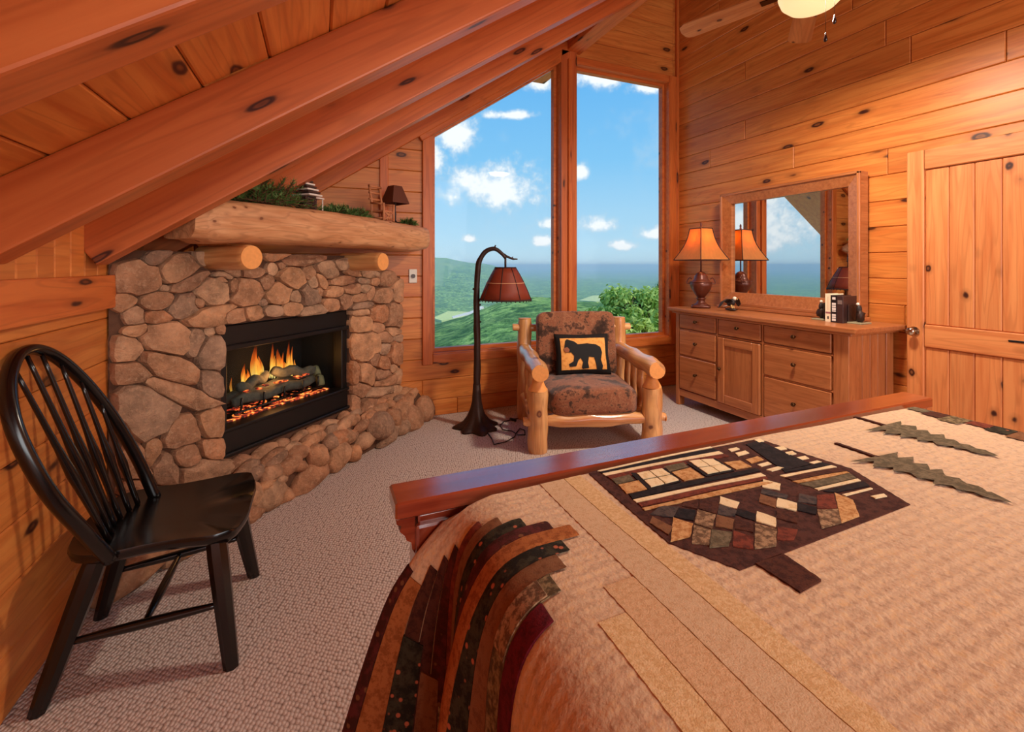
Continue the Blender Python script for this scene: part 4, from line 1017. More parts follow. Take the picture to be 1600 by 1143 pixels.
# ------------------------------------------------------------------ floor lamp
fbp = atZ(745, 668, 0)
lp = thing('floor_lamp', 'dark bronze branch floor lamp with tree-root foot and rust shade', 'lamp', tuple(fbp), 0)
rd = Vector((CT, -ST, 0))
def rootfn(a, i): return 1 + (.16 * math.sin(a * 7 + .6) + .08 * math.sin(a * 3)) * max(0, 1 - i / 6)
MB().lathe([(.165, 0), (.168, .012), (.14, .03), (.105, .055), (.075, .10), (.052, .16), (.040, .22), (.034, .30), (.030, .36)], 56, fn=rootfn).obj('root_foot', IRON, lp, True)
sxy = rd * .235
pole = spline([(0, 0, .33), (.003, .0, .7), (-.004, 0, 1.0), (.004, 0, 1.22), tuple(rd * .018 + Vector((0, 0, 1.36))), tuple(rd * .07 + Vector((0, 0, 1.445))), tuple(rd * .14 + Vector((0, 0, 1.47))), tuple(rd * .20 + Vector((0, 0, 1.435))), tuple(rd * .235 + Vector((0, 0, 1.395)))], 6)
MB().tube(pole, [.030 - .017 * i / (len(pole) - 1) for i in range(len(pole))], 12, wob=.25).obj('pole', IRON, lp, True)
MB().tube([tuple(rd * .20 + Vector((0, 0, 1.435))), tuple(rd * .25 + Vector((0, 0, 1.405))), tuple(rd * .30 + Vector((0, 0, 1.385))), tuple(rd * .335 + Vector((0, 0, 1.385)))], [.012, .010, .008, .005], 8, wob=.3).obj('twig_tip', IRON, lp, True)
MB().tube([tuple(rd * .14 + Vector((0, 0, 1.465))), tuple(rd * .155 + Vector((0, 0, 1.50)))], [.010, .005], 8).obj('twig_stub', IRON, lp, True)
MB().tube([tuple(rd * .29 + Vector((0, 0, 1.385))), tuple(rd * .295 + Vector((0, 0, 1.405)))], [.007, .004], 8).obj('twig_stub', IRON, lp, True)
for zz, s in ((1.13, -1), (.86, 1), (1.0, 1)): MB().tube([(0, 0, zz), tuple(rd * s * .034 + Vector((0, 0, zz + .012)))], [.012, .007], 8).obj('twig_stub', IRON, lp, True)
MB().tube([tuple(rd * .235 + Vector((0, 0, 1.40))), tuple(rd * .235 + Vector((0, 0, 1.31)))], .009, 10).obj('shade_hanger', IRON, lp, True)
RUST = shade_mat('rust_parchment', (150, 62, 38), .25, None, 0)
RUSTD = plain('dark_shade_cord', (48, 22, 16), .8)
sh = MB(); prof = [(.085, 1.315), (.115, 1.265), (.150, 1.20), (.182, 1.13), (.212, 1.055)]
sh.lathe(prof[::-1], 32, c=tuple(sxy)); sh.f = [f for f in sh.f if len(f) == 4]
sho = sh.obj('lamp_shade', RUST, lp, True)
sm = sho.modifiers.new('thick', 'SOLIDIFY'); sm.thickness = .003
for k in range(8):
    a = 2 * PI * k / 8 + .2; MB().tube([Vector((r * 1.006 * math.cos(a), r * 1.006 * math.sin(a), z)) + sxy for r, z in prof], .0035, 6).obj('shade_rib', RUSTD, sho, True)
for r, z, rr, m_ in ((.213, 1.055, .006, RUSTD), (.086, 1.315, .004, RUSTD), (.156, 1.19, .003, plain('shade_lacing', (206, 150, 110), .8))):
    MB().tube([Vector((r * math.cos(2 * PI * k / 32), r * math.sin(2 * PI * k / 32), z)) + sxy for k in range(33)], rr, 6).obj('shade_band', m_, sho, True)
for k in range(36):
    a = 2 * PI * k / 36; MB().blob(Vector((.213 * math.cos(a), .213 * math.sin(a), 1.045)) + sxy, (.005, .005, .006), amp=0, sub=1).obj('trim_bead', RUSTD, sho, True)
cpts = [(768, 684), (772, 694), (790, 690), (804, 682), (806, 677), (800, 673), (786, 671), (781, 664), (788, 658), (800, 655), (815, 652), (826, 656)]
MB().tube([atZ(x, y_, .005) - fbp for x, y_ in [(762, 676)] + cpts], .0042, 8).obj('power_cord', CORD, lp, True)
MB().tube([atZ(x, y_, .006) - fbp for x, y_ in ((806, 677), (812, 669), (820, 672), (820, 679), (808, 679))], .0042, 8).obj('power_cord', CORD, lp, True)
MB().tube([atZ(x, y_, .012) - fbp for x, y_ in ((797, 654), (806, 656))], [.010, .012], 10).obj('plug', CORD, lp, True)

# ------------------------------------------------------------------ dresser
DF, DB, D0, D1, DT = 3.17, 3.66, 1.89, 3.46, .93
ds = thing('dresser', 'long oak dresser with seven drawers and a centre door', 'dresser', (3.42, 2.675, 0))
wbox(ds, 'top', OAK, DF - .055, DB + .015, D0 - .07, D1 + .06, DT - .035, DT, .008)
wbox(ds, 'top_moulding', OAK, DF - .025, DB + .005, D0 - .03, D1 + .03, DT - .055, DT - .035, .005)
wbox(ds, 'carcass', OAK, DF + .018, DB - .01, D0 + .02, D1 - .02, .12, DT - .055, .002)
for y0, y1 in ((D0, D0 + .10), (D1 - .045, D1)):
    wbox(ds, 'corner_post', OAK, DF, DF + .07, y0, y1, .0, DT - .055, .004); wbox(ds, 'corner_post', OAK, DB - .085, DB - .005, y0, y1, 0, DT - .055, .004)
for y0, y1 in ((D0, D0 + .02), (D1 - .02, D1)):
    for xx in range(4):
        a = DF + .07 + xx * .084; wbox(ds, 'side_board', OAK, a, a + .082, y0 + .008, y1 - .002, .14, DT - .055, .003, axis=2)
wbox(ds, 'base_rail', OAK, DF + .004, DF + .04, D0 + .09, D1 - .04, .09, .155, .004)
for ya in (2.522, 2.962): wbox(ds, 'divider', OAK, DF + .003, DF + .03, ya - .008, ya + .008, .15, DT - .055, .002)
for za in (.727, .482): 
    wbox(ds, 'drawer_rail', OAK, DF + .003, DF + .03, D0 + .1, 2.514, za - .006, za + .006, .002); wbox(ds, 'drawer_rail', OAK, DF + .003, DF + .03, 2.97, D1 - .045, za - .006, za + .006, .002)
wbox(ds, 'drawer_rail', OAK, DF + .003, DF + .03, 2.53, 2.954, .721, .733, .002)
def knob(parent, y, z, big=1.0):
    mb = MB(); M = Matrix.Rotation(-PI / 2, 4, 'Y'); mb.lathe([(.007, 0), (.006, .012), (.013, .018), (.0155, .026), (.011, .034), (0, .036)], 14); mb.v = [M @ (v * big) for v in mb.v]
    wchild(parent, 'knob', mb, BRASS, (DF - .002, y, z))
for y0, y1, rows in ((2.0, 2.508, ((.74, .872), (.49, .72), (.165, .474))), (2.976, 3.41, ((.74, .872), (.49, .72), (.165, .474))), (2.536, 2.948, ((.74, .872),))):
    for z0, z1 in rows:
        d = wbox(ds, 'drawer', OAK, DF - .004, DF + .03, y0 + .002, y1 - .002, z0, z1, .005, axis=1); knob(d, (y0 + y1) / 2, (z0 + z1) / 2 + .01)
dd_ = wbox(ds, 'door', OAK, DF - .001, DF + .02, 2.54, 2.944, .16, .715, .003, axis=2)
for a in ((2.54, 2.61, .16, .715), (2.874, 2.944, .16, .715), (2.612, 2.872, .645, .715), (2.612, 2.872, .16, .235)):
    pass
for (y0, y1, z0, z1) in ((2.54, 2.605, .16, .715), (2.879, 2.944, .16, .715), (2.606, 2.878, .65, .715), (2.606, 2.878, .16, .235)):
    o = wbox(ds, 'door_frame', OAK, DF - .012, DF, y0, y1, z0, z1, .004)
knob(dd_, 2.918, .45)

# mirror
mi = thing('dresser_mirror', 'wide oak framed mirror standing on the dresser', 'mirror', (3.62, 2.665, DT))
Y0, Y1, Z0_, Z1_ = 2.05, 3.28, .985, 2.01; FX0, FX1 = 3.555, 3.655; FW = .095
def frame_side(nm, pts):           # mitred moulding
    vs = [Vector((x, y, z)) for x, y, z in pts]; MB().add(vs, [(0, 1, 2, 3), (7, 6, 5, 4), (0, 4, 5, 1), (1, 5, 6, 2), (2, 6, 7, 3), (3, 7, 4, 0)]).obj(nm, OAK, mi, False, True)
def mitre(y0, z0, y1, z1, oy0, oz0, oy1, oz1): # outer edge p0-p1, inner edge q0-q1
    frame_side('frame_side', [(FX0, y0, z0), (FX0, y1, z1), (FX0 + .035, oy1, oz1), (FX0 + .035, oy0, oz0), (FX1, y0, z0), (FX1, y1, z1), (FX1, oy1, oz1), (FX1, oy0, oz0)])
iy0, iy1, iz0, iz1 = Y0 + FW, Y1 - FW, Z0_ + FW, Z1_ - FW
mitre(Y0, Z0_, Y0, Z1_, iy0, iz0, iy0, iz1); mitre(Y1, Z0_, Y1, Z1_, iy1, iz0, iy1, iz1); mitre(Y0, Z1_, Y1, Z1_, iy0, iz1, iy1, iz1); mitre(Y0, Z0_, Y1, Z0_, iy0, iz0, iy1, iz0)
for a in ((FX0 - .006, FX0 + .014, Y0 - .004, Y0 + .018, Z0_, Z1_), (FX0 - .006, FX0 + .014, Y1 - .018, Y1 + .004, Z0_, Z1_), (FX0 - .006, FX0 + .014, Y0 - .004, Y1 + .004, Z1_ - .018, Z1_ + .004)): wbox(mi, 'frame_bead', OAK, *a, .004)
wbox(mi, 'base_rail', OAK, FX0 - .03, FX1, Y0 - .02, Y1 + .02, DT + .002, DT + .03, .006); wbox(mi, 'base_rail', OAK, FX0 - .012, FX1, Y0, Y1, DT + .03, Z0_, .006)
MB().box(FX1 - .04, FX1 - .036, iy0 - .01, iy1 + .01, iz0 - .01, iz1 + .01).obj('mirror_glass', MIRROR, mi, False, True)

# table lamp
tl = thing('table_lamp', 'bronze urn table lamp with amber bell shade on the dresser', 'lamp', (3.355, 3.325, DT), 0)
URN = plain('bronze_urn', (96, 44, 28), .35, metal=.25, noise=.25, nscale=40)
vdir = math.atan2(-3.37, -3.40)
MB().superbox((0, 0, .014), (.085, .085, .014), .3, 28, 8, M=Matrix.Rotation(vdir, 4, 'Z')).obj('plinth', URN, tl, True)
MB().lathe([(.07, .026), (.062, .034), (.045, .045), (.034, .062), (.036, .08), (.046, .088), (.036, .096)], 28).obj('foot', URN, tl, True)
MB().lathe([(.03, .096), (.055, .13), (.082, .17), (.097, .205), (.100, .225), (.092, .245), (.07, .265), (.060, .285), (.058, .30), (.046, .322), (.028, .338), (.012, .345)], 32).obj('urn', URN, tl, True)
MB().lathe([(.095, .238), (.101, .244), (.092, .252)], 32).obj('urn_band', URN, tl, True)
pd = Vector((math.cos(vdir + PI / 2), math.sin(vdir + PI / 2), 0))
for s in (-1, 1): MB().tube(spline([tuple(pd * s * .092 + Vector((0, 0, .235))), tuple(pd * s * .125 + Vector((0, 0, .232))), tuple(pd * s * .118 + Vector((0, 0, .265))), tuple(pd * s * .10 + Vector((0, 0, .285))), tuple(pd * s * .082 + Vector((0, 0, .272)))], 4), .005, 8).obj('handle', URN, tl, True)
MB().tube([(0, 0, .34), (0, 0, .79)], .007, 10).obj('stem', URN, tl, True)
MB().lathe([(.005, .765), (.012, .772), (.006, .785), (.011, .795), (.004, .815), (0, .818)], 12).obj('finial', URN, tl, True)
AMB = shade_mat('amber_shade', (236, 160, 84), .5, None, 0)
sh4 = shade4(MB(), (0, 0, 0), .245, .455, .098, .755, n=4, rot=vdir, curve=.028, seg=10).obj('lamp_shade', AMB, tl)
for k in range(4):
    a = vdir + k * PI / 2; MB().tube([Vector(((.245 - .147 * t - .028 * math.sin(t * PI) + .002) * math.cos(a), (.245 - .147 * t - .028 * math.sin(t * PI) + .002) * math.sin(a), .455 + .3 * t)) for t in [q / 10 for q in range(11)]], .004, 6).obj('shade_rib', RUSTD, sh4, True)
for r, z in ((.246, .455), (.099, .755)): MB().tube([Vector((r * math.cos(vdir + k * PI / 2), r * math.sin(vdir + k * PI / 2), z)) for k in range(5)], .004, 6).obj('shade_hem', RUSTD, sh4)
for k in range(4): a = vdir + k * PI / 2; MB().tube([(0, 0, .75), (.099 * math.cos(a), .099 * math.sin(a), .755)], .002, 6).obj('shade_spoke', URN, sh4)
MB().lathe([(.012, .50), (.014, .53), (.03, .56), (.032, .585), (.02, .61), (0, .618)], 16).obj('bulb', plain('lit_bulb', (255, 220, 160), .4, emit=(255, 214, 150), estr=4.0), tl, True)
bl = bpy.data.lights.new('table_lamp_bulb', 'POINT'); bl.energy = 3.5; bl.color = (1, .70, .38); bl.shadow_soft_size = .04
blo = bpy.data.objects.new('table_lamp_bulb', bl); COL.objects.link(blo); blo.location = (3.355, 3.325, DT + .66)

# eagle figurine and bookends
FEA = plain('dark_feathers', (40, 26, 22), .6, noise=.4, nscale=60, bump=.4); WHT = plain('white_head', (236, 226, 208), .6); YEL = plain('ochre_claw', (206, 160, 96), .5)
def eagle(th, s, heading, spread, base=True):
    R = Matrix.Rotation(heading, 4, 'Z') @ Matrix.Scale(s, 4)
    def put(nm, mb, m_): mb.v = [R @ v for v in mb.v]; return mb.obj(nm, m_, th, True)
    put('body', MB().blob((0, 0, .075), (.045, .028, .032), seed=2, amp=.15, sub=2, M=Matrix.Rotation(-.5, 4, 'Y')), FEA)
    put('head', MB().blob((.035, 0, .115), (.019, .016, .018), seed=4, amp=.1, sub=2), WHT)
    put('beak', MB().tube([(.05, 0, .115), (.062, 0, .110), (.066, 0, .103)], [.007, .005, .001], 8), YEL)
    put('tail', MB().tube([(-.03, 0, .05), (-.075, 0, .03)], [.014, .022], 8, flat=(.3, 1)), WHT)
    for sg in (-1, 1):
        mb = MB(); rows = []
        for i in range(9):
            t = i / 8; c = Vector((.01 - .02 * t, sg * (.02 + spread * t), .09 + .03 * math.sin(t * 2.6) - .055 * t * t)); wd = .045 * (1 - .6 * t * t)
            rows.append([c + Vector((wd * .5, 0, .004)), c + Vector((0, 0, .010 * (1 - t))), c + Vector((-wd * (1 + .15 * (i % 2)), 0, -.018))])
        mb.grid(rows); mb.grid([[p - Vector((0, 0, .005)) for p in r] for r in rows][::-1]); put('wing', mb, FEA)
    for sg in (-1, 1): put('claw', MB().tube([(.01, sg * .012, .055), (.018, sg * .012, .025), (.03, sg * .014, .012)], [.009, .006, .004], 7), YEL)
    if base: put('perch', MB().blob((0, 0, .012), (.06, .035, .014), seed=8, amp=.35, sub=2), IRON)
ea = thing('eagle_figurine', 'small bald eagle figurine with spread dark wings on dresser', 'figurine', (3.37, 2.99, DT + .002)); eagle(ea, .95, vdir + .9, .125)
bkY = 2.09
for i, (yy, hd, lb) in enumerate(((2.235, 1.9, 'eagle bookend on a pale plate beside the cream book'), (1.985, -1.3, 'eagle bookend on a pale plate beside the dark book'))):
    b = thing('bookend', lb, 'bookend', (3.44, yy, DT), 0, 'bookends on the dresser')
    MB().box(-.06, .06, -.045, .045, 0, .010, .002).obj('plate', plain('pale_plate_%d' % i, (150, 140, 110), .5), b)
    up_ = .043 if i == 0 else -.043; sgn = -1 if i == 0 else 1
    MB().box(-.05, .05, (-.044 if i == 0 else .038), (-.038 if i == 0 else .044), .008, .13, .002).obj('upright', IRON, b)
    MB().blob((0, .008 * -sgn, .05), (.032, .026, .045), seed=i + 3, amp=.5, sub=2).obj('rock', IRON, b, True)
    MB().blob((-.006, -.004 * sgn, .10), (.022, .016, .03), seed=i + 9, amp=.2, sub=2).obj('bird_body', FEA, b, True)
    MB().blob((-.014, 0, .135), (.010, .010, .011), seed=i + 5, amp=.1, sub=2).obj('bird_head', WHT, b, True)
def book(label, y0, y1, h, d, cov, spine_marks, group):
    b = thing('book', label, 'book', (3.42, (y0 + y1) / 2, DT), 0, group); w_ = (y1 - y0) / 2
    MB().box(-d / 2 + .003, d / 2 - .004, -w_ + .003, w_ - .003, .003, h - .004).obj('pages', plain('book_pages' + label[:5], (222, 200, 170), .8), b)
    for s in (-1, 1): MB().box(-d / 2, d / 2, s * w_ - .002, s * w_ + .002, 0, h, .0008).obj('cover', cov, b)
    sp = MB().box(-d / 2 - .003, -d / 2 + .001, -w_ - .002, w_ + .002, 0, h, .001).obj('spine', cov, b)
    for z0, z1, wf, m_ in spine_marks: MB().box(-d / 2 - .0042, -d / 2 - .003, -w_ * wf, w_ * wf, z0 * h, z1 * h).obj('spine_print', m_, b)
INK = plain('dark_ink', (60, 40, 40), .7); WINK = plain('white_ink', (226, 214, 206), .7); MAUVE = plain('mauve_ink', (150, 90, 96), .7)
book('cream paperback book standing next to the dark book', 2.118, 2.156, .200, .135, plain('cream_cover', (240, 222, 190), .5), [(.30, .36, .9, MAUVE), (.10, .2, .25, INK), (.42, .9, .12, plain('faint_ink', (214, 180, 150), .7))], 'books on the dresser')
BKC = plain('dark_cover', (34, 22, 24), .35, noise=.5, nscale=14)
book('dark hardback book with white spine lettering on dresser', 2.072, 2.115, .192, .145, BKC, [(.06, .14, .6, WINK), (.16, .22, .6, WINK), (.24, .31, .6, WINK), (.40, .44, .6, WINK), (.46, .54, .6, WINK), (.56, .62, .6, WINK), (.64, .72, .6, WINK), (.84, .93, .5, WINK)], 'books on the dresser')
book('red-topped dark hardback book at the end of the row', 2.034, 2.070, .188, .15, plain('dark_photo_cover', (58, 36, 34), .35, noise=.6, nscale=10), [(.7, .85, .8, plain('grey_band', (120, 100, 92), .6))], 'books on the dresser')

# ------------------------------------------------------------------ ceiling fan
FXY = Vector((2.50, 1.68, 0)); FZ = 2.86
fan = thing('ceiling_fan', 'wooden-bladed ceiling fan with a lit cream glass bowl', 'ceiling fan', (FXY.x, FXY.y, 2.70), 0)
BLADE = wood('fan_blade', (196, 136, 84), (168, 104, 58), knots=True, kscale=(7, 14, 14), vary=.05)
zc = CA + SL * FXY.x
MB().lathe([(.0, FZ + .16), (.10, FZ + .15), (.13, FZ + .08), (.13, FZ + .03), (.10, FZ - .01), (.07, FZ - .03), (.0, FZ - .03)], 28, c=FXY).obj('motor', BRASS, fan, True, True)
MB().tube([FXY + Vector((0, 0, FZ + .14)), FXY + Vector((0, 0, zc - .03))], .014, 12).obj('downrod', BRASS, fan, True, True)
MB().lathe([(.0, zc + .03), (.07, zc + .03), (.075, zc - .05), (.04, zc - .10), (0, zc - .10)], 20, c=FXY).obj('canopy', BRASS, fan, True, True)
BOWL = plain('lit_bowl_glass', (200, 180, 140), .4, emit=(255, 226, 165), estr=.9)
MB().lathe([(.0, 2.735), (.06, 2.738), (.115, 2.755), (.15, 2.79), (.163, 2.825), (.165, 2.835), (.06, 2.84)], 32, c=FXY).obj('light_bowl', BOWL, fan, True, True)
for k in range(5):
    a = math.radians(40 + 72 * k); e = Vector((math.cos(a), math.sin(a), 0)); sd = Vector((-math.sin(a), math.cos(a), 0))
    M = INV[fan.name] @ basis(e, (sd * .97 + Vector((0, 0, .22))).normalized(), e.cross((sd * .97 + Vector((0, 0, .22))).normalized()), FXY + Vector((0, 0, FZ + .02)))
    MB().prism([(.20, -.05), (.30, -.062), (.70, -.072), (.735, -.05), (.745, 0), (.735, .05), (.70, .072), (.30, .062), (.20, .05)], -.004, .004).obj('blade', BLADE, fan, M=M)
    MB().box(.10, .26, -.02, .02, -.012, -.004, .002).obj('blade_iron', BRASS, fan, M=M)
for px, py, z in ((1290, 58, 0), (1304, 30, 0)):
    a_, b_, v_ = ray(px, py); t = 2.36; q = Vector((a_ * t, b_ * t, CH + v_ * t))
    MB().tube([q + Vector((0, 0, .02)), Vector((q.x, q.y, 2.84))], .0012, 5).obj('pull_chain', BRASS, fan, True, True)
    MB().lathe([(0, -.026), (.008, -.02), (.009, -.008), (.004, .012), (.002, .024), (0, .026)], 12, c=q).obj('chain_pull', plain('dark_pull', (40, 18, 14), .2), fan, True, True)
pf = bpy.data.lights.new('fan_lamp', 'AREA'); pf.shape = 'DISK'; pf.size = .28; pf.energy = FANP; pf.color = (1, .88, .72)
pfo = bpy.data.objects.new('fan_lamp', pf); COL.objects.link(pfo); pfo.location = FXY + Vector((0, 0, 2.725))

# ------------------------------------------------------------------ bed
BX0, BX1 = .15, 2.20
bd = thing('bed', 'wide bed with a polished cherry footboard', 'bed', (1.175, .05, 0))
wbox(bd, 'footboard_cap', CHERRY, BX0, BX1, 1.005, 1.105, .778, .816, .0045)
wbox(bd, 'footboard_moulding', CHERRY, BX0 + .05, BX1 - .05, 1.018, 1.09, .755, .778, .006)
wbox(bd, 'footboard_panel', CHERRY, BX0 + .17, BX1 - .17, 1.036, 1.07, .18, .755, .004)
for s, x0, x1 in ((-1, .195, .325), (1, BX1 - .175, BX1 - .045)):
    wbox(bd, 'footboard_post', CHERRY, x0, x1, 1.012, 1.092, 0, .756, .008, axis=2)
    xo = x0 if s < 0 else x1
    pr = [(0, .776), (s * .042, .776), (s * .040, .762), (s * .030, .757), (s * .033, .745), (s * .022, .733), (s * .018, .722), (s * .008, .716), (s * .006, .700), (0, .69)]
    MB().prism([(xo + a, z) for a, z in pr], 1.022, 1.082, basis((1, 0, 0), (0, 0, 1), (0, 1, 0), (0, 0, 0))).obj('corbel', CHERRY, bd, False, True)
for x0 in (.245, 2.065): wbox(bd, 'side_rail', CHERRY, x0, x0 + .035, -1.0, 1.015, .25, .40, .004)
MATT = plain('white_ticking', (222, 212, 196), .9)
MB().superbox((1.175, .0, .47), (.90, .985, .115), .18, 40, 16).obj('box_spring', MATT, bd, True, True)
MB().superbox((1.175, .0, .68), (.90, .985, .112), .2, 40, 16).obj('mattress', MATT, bd, True, True)

# quilt: one draped surface, Q(a, y) with a = distance across the bed
AL, AR, QZ, QY = .36, 2.0, .812, 1.002
PA = [(.36, .812), (.30, .795), (.264, .767), (.22, .73), (.18, .685), (.125, .60), (.043, .37), (-.02, .17)]
PB = [(.36, .812), (.315, .80), (.28, .772), (.258, .72), (.248, .63), (.243, .37), (.24, .15)]
def prof_at(pr, s):
    for i in range(len(pr) - 1):
        d = math.hypot(pr[i + 1][0] - pr[i][0], pr[i + 1][1] - pr[i][1])
        if s <= d or i == len(pr) - 2:
            t = min(s / d, 1.0) if i < len(pr) - 2 else min(s / d, 1.0); return pr[i][0] + (pr[i + 1][0] - pr[i][0]) * t, pr[i][1] + (pr[i + 1][1] - pr[i][1]) * t
        s -= d
PAs = [(p.x, p.y) for p in spline([Vector((a, b, 0)) for a, b in PA], 5)]; PBs = [(p.x, p.y) for p in spline([Vector((a, b, 0)) for a, b in PB], 5)]
def sst(a, b, x): t = max(0, min(1, (x - a) / (b - a))); return t * t * (3 - 2 * t)
def Fl(y): return sst(.895, .995, y) + .38 * math.exp(-((y - .775) / .06) ** 2) + .25 * math.exp(-((y - .48) / .07) ** 2) + .3 * math.exp(-((y - .2) / .08) ** 2)
def Q(a, y):
    rip = .0006 * math.sin(2 * PI * y / .0225) + .004 * mnoise.noise(Vector((a * 3, y * 3, 1.0)))
    if a >= AL:
        if a <= AR: X, z = a, QZ + .008 * math.sin(PI * (a - AL) / (AR - AL)) ; k = 1.0
        else:
            s = a - AR; x_, z_ = prof_at(PBs, s); X, z = AR + (AL - x_), z_; k = max(0, 1 - s / .12)
    else:
        s = AL - a; F = Fl(y); xa, za = prof_at(PAs, s); xb, zb = prof_at(PBs, s); X, z = xb + (xa - xb) * F, zb + (za - zb) * F; k = max(0, 1 - s / .12)
        X -= rip * (1 - k)
    z -= .05 * sst(.972, QY, y) * k
    return Vector((X, y, z + rip * k))
def Qn(a, y, off):
    e = .004; p = Q(a, y); n_ = (Q(a + e, y) - Q(a - e, y)).cross(Q(a, min(y + e, QY)) - Q(a, y - e)).normalized()
    return p + n_ * off
qt = thing('quilt', 'beige channel-stitched quilt with patchwork cabin and pine trees over bed', 'quilt', (1.175, .05, .3))
avals = [-.42 + i * .02 for i in range(int((AL + .42) / .02))] + [AL + i * .04 for i in range(int((AR - AL) / .04))] + [AR + i * .025 for i in range(26)]
yv = [-.98 + i * .04 for i in range(30)] + [.22 + i * .0045 for i in range(int((QY - .22) / .0045) + 1)] + [QY]
qm = MB().grid([[Q(a, y_) for a in avals] for y_ in yv]); qo = qm.obj('quilt_cover', QUILT, qt, True, True)
sm = qo.modifiers.new('padding', 'SOLIDIFY'); sm.thickness = .012; sm.offset = -1
def patch(quad, mat, name='patch', off=.0035, res=.016):
    (a0, b0), (a1, b1), (a2, b2), (a3, b3) = quad
    nu = max(1, min(60, int(max(math.hypot(a1 - a0, b1 - b0), math.hypot(a2 - a3, b2 - b3)) / res))); nv_ = max(1, min(60, int(max(math.hypot(a3 - a0, b3 - b0), math.hypot(a2 - a1, b2 - b1)) / (res * .6))))
    g = []
    for j in range(nv_ + 1):
        v = j / nv_; row = []
        for i in range(nu + 1):
            u = i / nu; a = (a0 * (1 - u) + a1 * u) * (1 - v) + (a3 * (1 - u) + a2 * u) * v; b = (b0 * (1 - u) + b1 * u) * (1 - v) + (b3 * (1 - u) + b2 * u) * v
            row.append(Qn(a, b, off))
        g.append(row)
    ring = [g[0][i] for i in range(nu + 1)] + [g[j][nu] for j in range(1, nv_ + 1)] + [g[nv_][i] for i in range(nu - 1, -1, -1)] + [g[j][0] for j in range(nv_ - 1, 0, -1)]
    mb = MB().grid(g)
    # turned-under edge so the patch has thickness
    cen_ = sum(ring, Vector()) / len(ring); n_ = len(ring)
    dn = (Qn((a0 + a2) / 2, (b0 + b2) / 2, 1) - Qn((a0 + a2) / 2, (b0 + b2) / 2, 0)).normalized()
    mb.add(ring + [p - dn * off * 1.3 for p in ring], [(i, (i + 1) % n_, n_ + (i + 1) % n_, n_ + i) for i in range(n_)])
    return mb.obj(name, P[mat] if isinstance(mat, str) else mat, qt, True, True, angle=50)
rect = lambda a0, a1, y0, y1: [(a0, y0), (a1, y0), (a1, y1), (a0, y1)]
# border bands along the left of the bed, then the stepped log-cabin strips over the edge
HEM = -.40
for a0_, a1_, y0_, y1_, m_ in ((.545, .59, .10, .985, 'floral_cream'), (.48, .543, .10, .985, 'beige2'), (.42, .478, .10, .62, 'beige3'), (.37, .418, .10, .56, 'floral_cream')): patch(rect(a0_, a1_, y0_, y1_), m_, 'border_band', .0016)
strips = [(.978, 1.0, .13, 'brown_floral'), (.957, .977, .12, 'rust_tan'), (.942, .956, .165, 'brown'), (.927, .941, .20, 'dark_brown'), (.908, .926, .235, 'brown_floral'), (.886, .907, .30, 'redbrown'), (.858, .885, .335, 'taupe'),
          (.828, .857, .375, 'black_floral'), (.796, .827, .42, 'brown_floral'), (.758, .795, .455, 'rust_tan'), (.722, .757, .415, 'black_floral'), (.682, .721, .385, 'taupe'), (.640, .681, .350, 'olive'), (.600, .639, .315, 'maroon')]
for y0, y1, ain, mt in strips: patch(rect(HEM, ain, y0, y1), mt, 'log_cabin_strip')
# nested strips lower on the hanging corner
for y0, y1, a0, a1, mt in ((.958, .976, HEM, -.27, 'maroon'), (.937, .957, HEM, .02, 'black_floral'), (.918, .936, HEM, -.03, 'taupe'), (.902, .917, HEM, -.08, 'olive'), (.979, .999, HEM, -.28, 'olive'), (.88, .901, HEM, -.1, 'maroon'), (.642, .68, .22, .33, 'taupe_print')):
    patch(rect(a0, a1, y0, y1), mt, 'log_cabin_strip', off=.006)
for y0, y1, ain, mt in ((.30, .34, .31, 'maroon'), (.341, .375, .35, 'olive'), (.376, .41, .40, 'taupe'), (.411, .445, .43, 'black_floral'), (.446, .48, .39, 'rust_tan'), (.481, .515, .34, 'brown_floral'), (.516, .55, .30, 'black_floral')): patch(rect(HEM, ain - .02 if y0 > .44 else ain, y0 - .16, y1 - .16), mt, 'log_cabin_strip')
